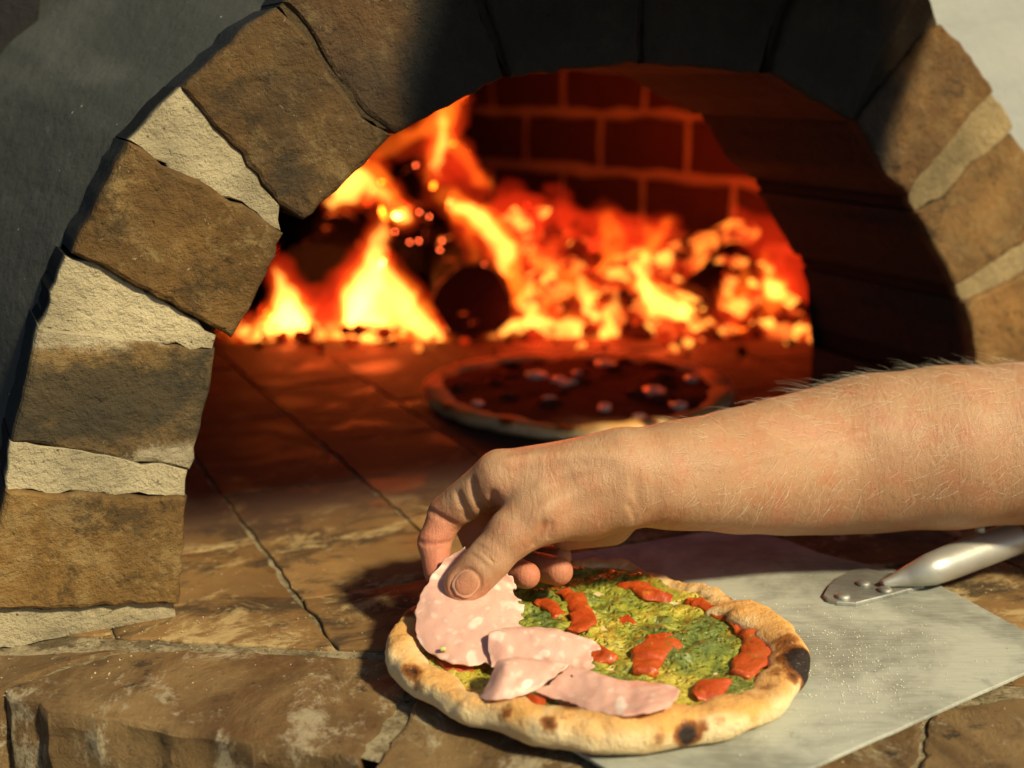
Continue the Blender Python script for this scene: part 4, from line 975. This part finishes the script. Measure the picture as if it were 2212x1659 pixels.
# nail bed ring on the thumb
NA = ony(1057, 1207, .5965); NB = ony(1004, 1264, .5928); na = (NB - NA) / np.linalg.norm(NB - NA); nn_ = np.array([-.10, -1, .25]); nn_ -= na * (nn_ @ na); nn_ /= np.linalg.norm(nn_); nb = np.cross(na, nn_)
NC = NA + (NB - NA) * .90
def nailpt(C, a, b, n, s, t, r, ln, wd):
    """s along -1..1, t across -1..1"""
    ph = t * wd / r; return C + a * s * ln + b * math.sin(ph) * r + n * (math.cos(ph) * r - .0006 * max(0, s) ** 2 * 2)
ringp = [nailpt(NC, na, nb, nn_, math.cos(k * .2618) * 1.0, math.sin(k * .2618), .0098, .0076, .0070) for k in range(25)]
for i in range(24):
    a, b = ringp[i], ringp[i + 1]; m = .004; sl = box(np.minimum(a, b) - m, np.maximum(a, b) + m); d = rcone(pts(sl), a, b, 0, 0); FLD[sl] += (.0007 * np.exp(-(d / .0014) ** 2)).astype(np.float32)
# surface extraction (dual contouring by averaging the edge crossings)
def surface(F):
    ins = F < 0; nx, ny, nz = F.shape; co = (gx, gy, gz)
    acc = np.zeros((nx - 1, ny - 1, nz - 1, 3), np.float32); cnt = np.zeros((nx - 1, ny - 1, nz - 1), np.float32); cross = []
    for ax in range(3):
        s0 = [slice(None)] * 3; s1 = [slice(None)] * 3; s0[ax] = slice(0, -1); s1[ax] = slice(1, None)
        c = np.argwhere(ins[tuple(s0)] != ins[tuple(s1)]); e = c.copy(); e[:, ax] += 1
        f0 = F[tuple(c.T)]; f1_ = F[tuple(e.T)]; t = f0 / (f0 - f1_)
        p = np.stack([co[k][c[:, k]] for k in range(3)], -1); p[:, ax] += t * (co[ax][e[:, ax]] - co[ax][c[:, ax]])
        o1, o2 = [k for k in range(3) if k != ax]
        for d1 in (0, -1):
            for d2 in (0, -1):
                q = c.copy(); q[:, o1] += d1; q[:, o2] += d2
                ok = (q[:, o1] >= 0) & (q[:, o2] >= 0) & (q[:, o1] < acc.shape[o1]) & (q[:, o2] < acc.shape[o2])
                np.add.at(acc, tuple(q[ok].T), p[ok]); np.add.at(cnt, tuple(q[ok].T), 1)
        cross.append((ax, c, f0 < 0))
    idx = np.full(cnt.shape, -1, np.int64); on_ = cnt > 0; idx[on_] = np.arange(on_.sum()); Vv = acc[on_] / cnt[on_][:, None]; Qs = []
    for ax, c, inside in cross:
        o1, o2 = [(1, 2), (2, 0), (0, 1)][ax]; ok = (c[:, o1] > 0) & (c[:, o2] > 0) & (c[:, o1] < idx.shape[o1]) & (c[:, o2] < idx.shape[o2]); c = c[ok]; inside = inside[ok]; ids = []
        for d1, d2 in ((0, 0), (-1, 0), (-1, -1), (0, -1)):
            q = c.copy(); q[:, o1] += d1; q[:, o2] += d2; ids.append(idx[tuple(q.T)])
        Q = np.stack(ids, -1); Q[~inside] = Q[~inside][:, ::-1]; Qs.append(Q)
    return Vv, np.concatenate(Qs)
V, Q = surface(FLD); Q = Q[(Q >= 0).all(1)]
E_ = np.concatenate([Q[:, [0, 1]], Q[:, [1, 2]], Q[:, [2, 3]], Q[:, [3, 0]]])
def relax(V, n, lam):
    for _ in range(n):
        s = np.zeros_like(V); c = np.zeros(len(V), np.float32)
        np.add.at(s, E_[:, 0], V[E_[:, 1]]); np.add.at(c, E_[:, 0], 1); np.add.at(s, E_[:, 1], V[E_[:, 0]]); np.add.at(c, E_[:, 1], 1); V = V + lam * (s / c[:, None] - V)
    return V
V = relax(V, 3, .5)
V2 = relax(V, 6, .5); f = np.clip((V[:, 0] - .07) / .03, 0, 1)[:, None]; V = V * (1 - f) + V2 * f
person = mknp("person", V, Q, SKIN); tag(person, "bare forearm and right hand reaching in from the right, pinching a slice", "person")
me = person.data; NR = np.zeros(len(me.vertices) * 3, np.float32); me.vertices.foreach_get("normal", NR); NR = NR.reshape(-1, 3)
red = np.zeros(len(V))
for (p, r, s) in [((946, 1236, .6135), .022, .9), ((935, 1165, .622), .020, .75), ((1138, 1243, .6145), .015, .85), ((1207, 1234, .6275), .015, .75), ((1045, 1200, .640), .02, .6), ((1000, 1264, .590), .013, .5), ((1010, 1130, .650), .02, .6), ((1212, 1202, .652), .01, .4)]:
    red = np.maximum(red, s * np.clip(1.3 - np.linalg.norm(V - ony(*p), axis=1) / r, 0, 1))
attr(person, "red", np.clip(red, 0, 1))
NAIL = mat_plain("nail", (.56, .30, .20), .28, .5, 60, .0002, .10)
def nail(name, C, a, b, n, r, ln, wd, lift):
    V = []; Fc = []; ns, nt = 12, 12
    for i in range(ns + 1):
        for j in range(nt + 1):
            s = -1 + 2 * i / ns; t = -1 + 2 * j / nt; w = math.sqrt(max(0, 1 - abs(s) ** 3.2)) if abs(s) < 1 else 0
            V.append(nailpt(C, a, b, n, s, t * max(w, .05), r + lift, ln, wd))
    for i in range(ns):
        for j in range(nt): k = i * (nt + 1) + j; Fc.append((k, k + 1, k + nt + 2, k + nt + 1))
    return mk(name, V, Fc, NAIL, person, True)
nail("thumbnail", NC, na, nb, nn_, .0098, .0070, .0064, .0006)
# fine golden hairs along the forearm and the back of the hand
cand = np.where((V[:, 0] > .0) & (V[:, 0] < .30) & (NR[:, 1] < .35) & (NR[:, 2] > -.35))[0]
wgt = np.clip((V[cand, 0] + .01) / .10, .02, 1) * np.where(V[cand, 0] > .088, 9.0, 1.0) * (1 - .75 * np.clip((NR[cand, 2] - .55) * 3, 0, 1) * (V[cand, 0] < .16)); pick = rng.choice(cand, 950, replace=False, p=wgt / wgt.sum())
hv = []; hq = []
for i in pick:
    p = V[i] + (rng.random(3) - .5) * .002; n = NR[i]; t = np.array([-.75, -.1, -.45]) + rng.normal(0, .28, 3); t -= n * (t @ n); t /= np.linalg.norm(t); ln = (.003 + .011 * rng.random() ** 2) * (1.5 if n[2] > .8 and p[0] > .12 else 1) * (.5 + .5 * min(1, max(0, p[0]) / .1)); lift = rng.uniform(.18, .75)
    side = np.cross(n, t); w = .000055; b0 = len(hv)
    for k in range(4):
        s = k / 3; c = p + t * ln * s + n * ln * (lift * s - .25 * s * s) - n * .0002; ww = w * (1 - .75 * s)
        hv += [c + side * ww, c + n * ww, c - side * ww]
    for k in range(3):
        for j in range(3): hq.append((b0 + k * 3 + j, b0 + k * 3 + (j + 1) % 3, b0 + k * 3 + 3 + (j + 1) % 3, b0 + k * 3 + 3 + j))
hm_ = mat_plain("golden_hair", (.92, .82, .62), .35, .6, 50, 0, .1)
arm_hair = mknp("arm_hair", hv, hq, hm_, person); arm_hair["kind"] = "stuff"
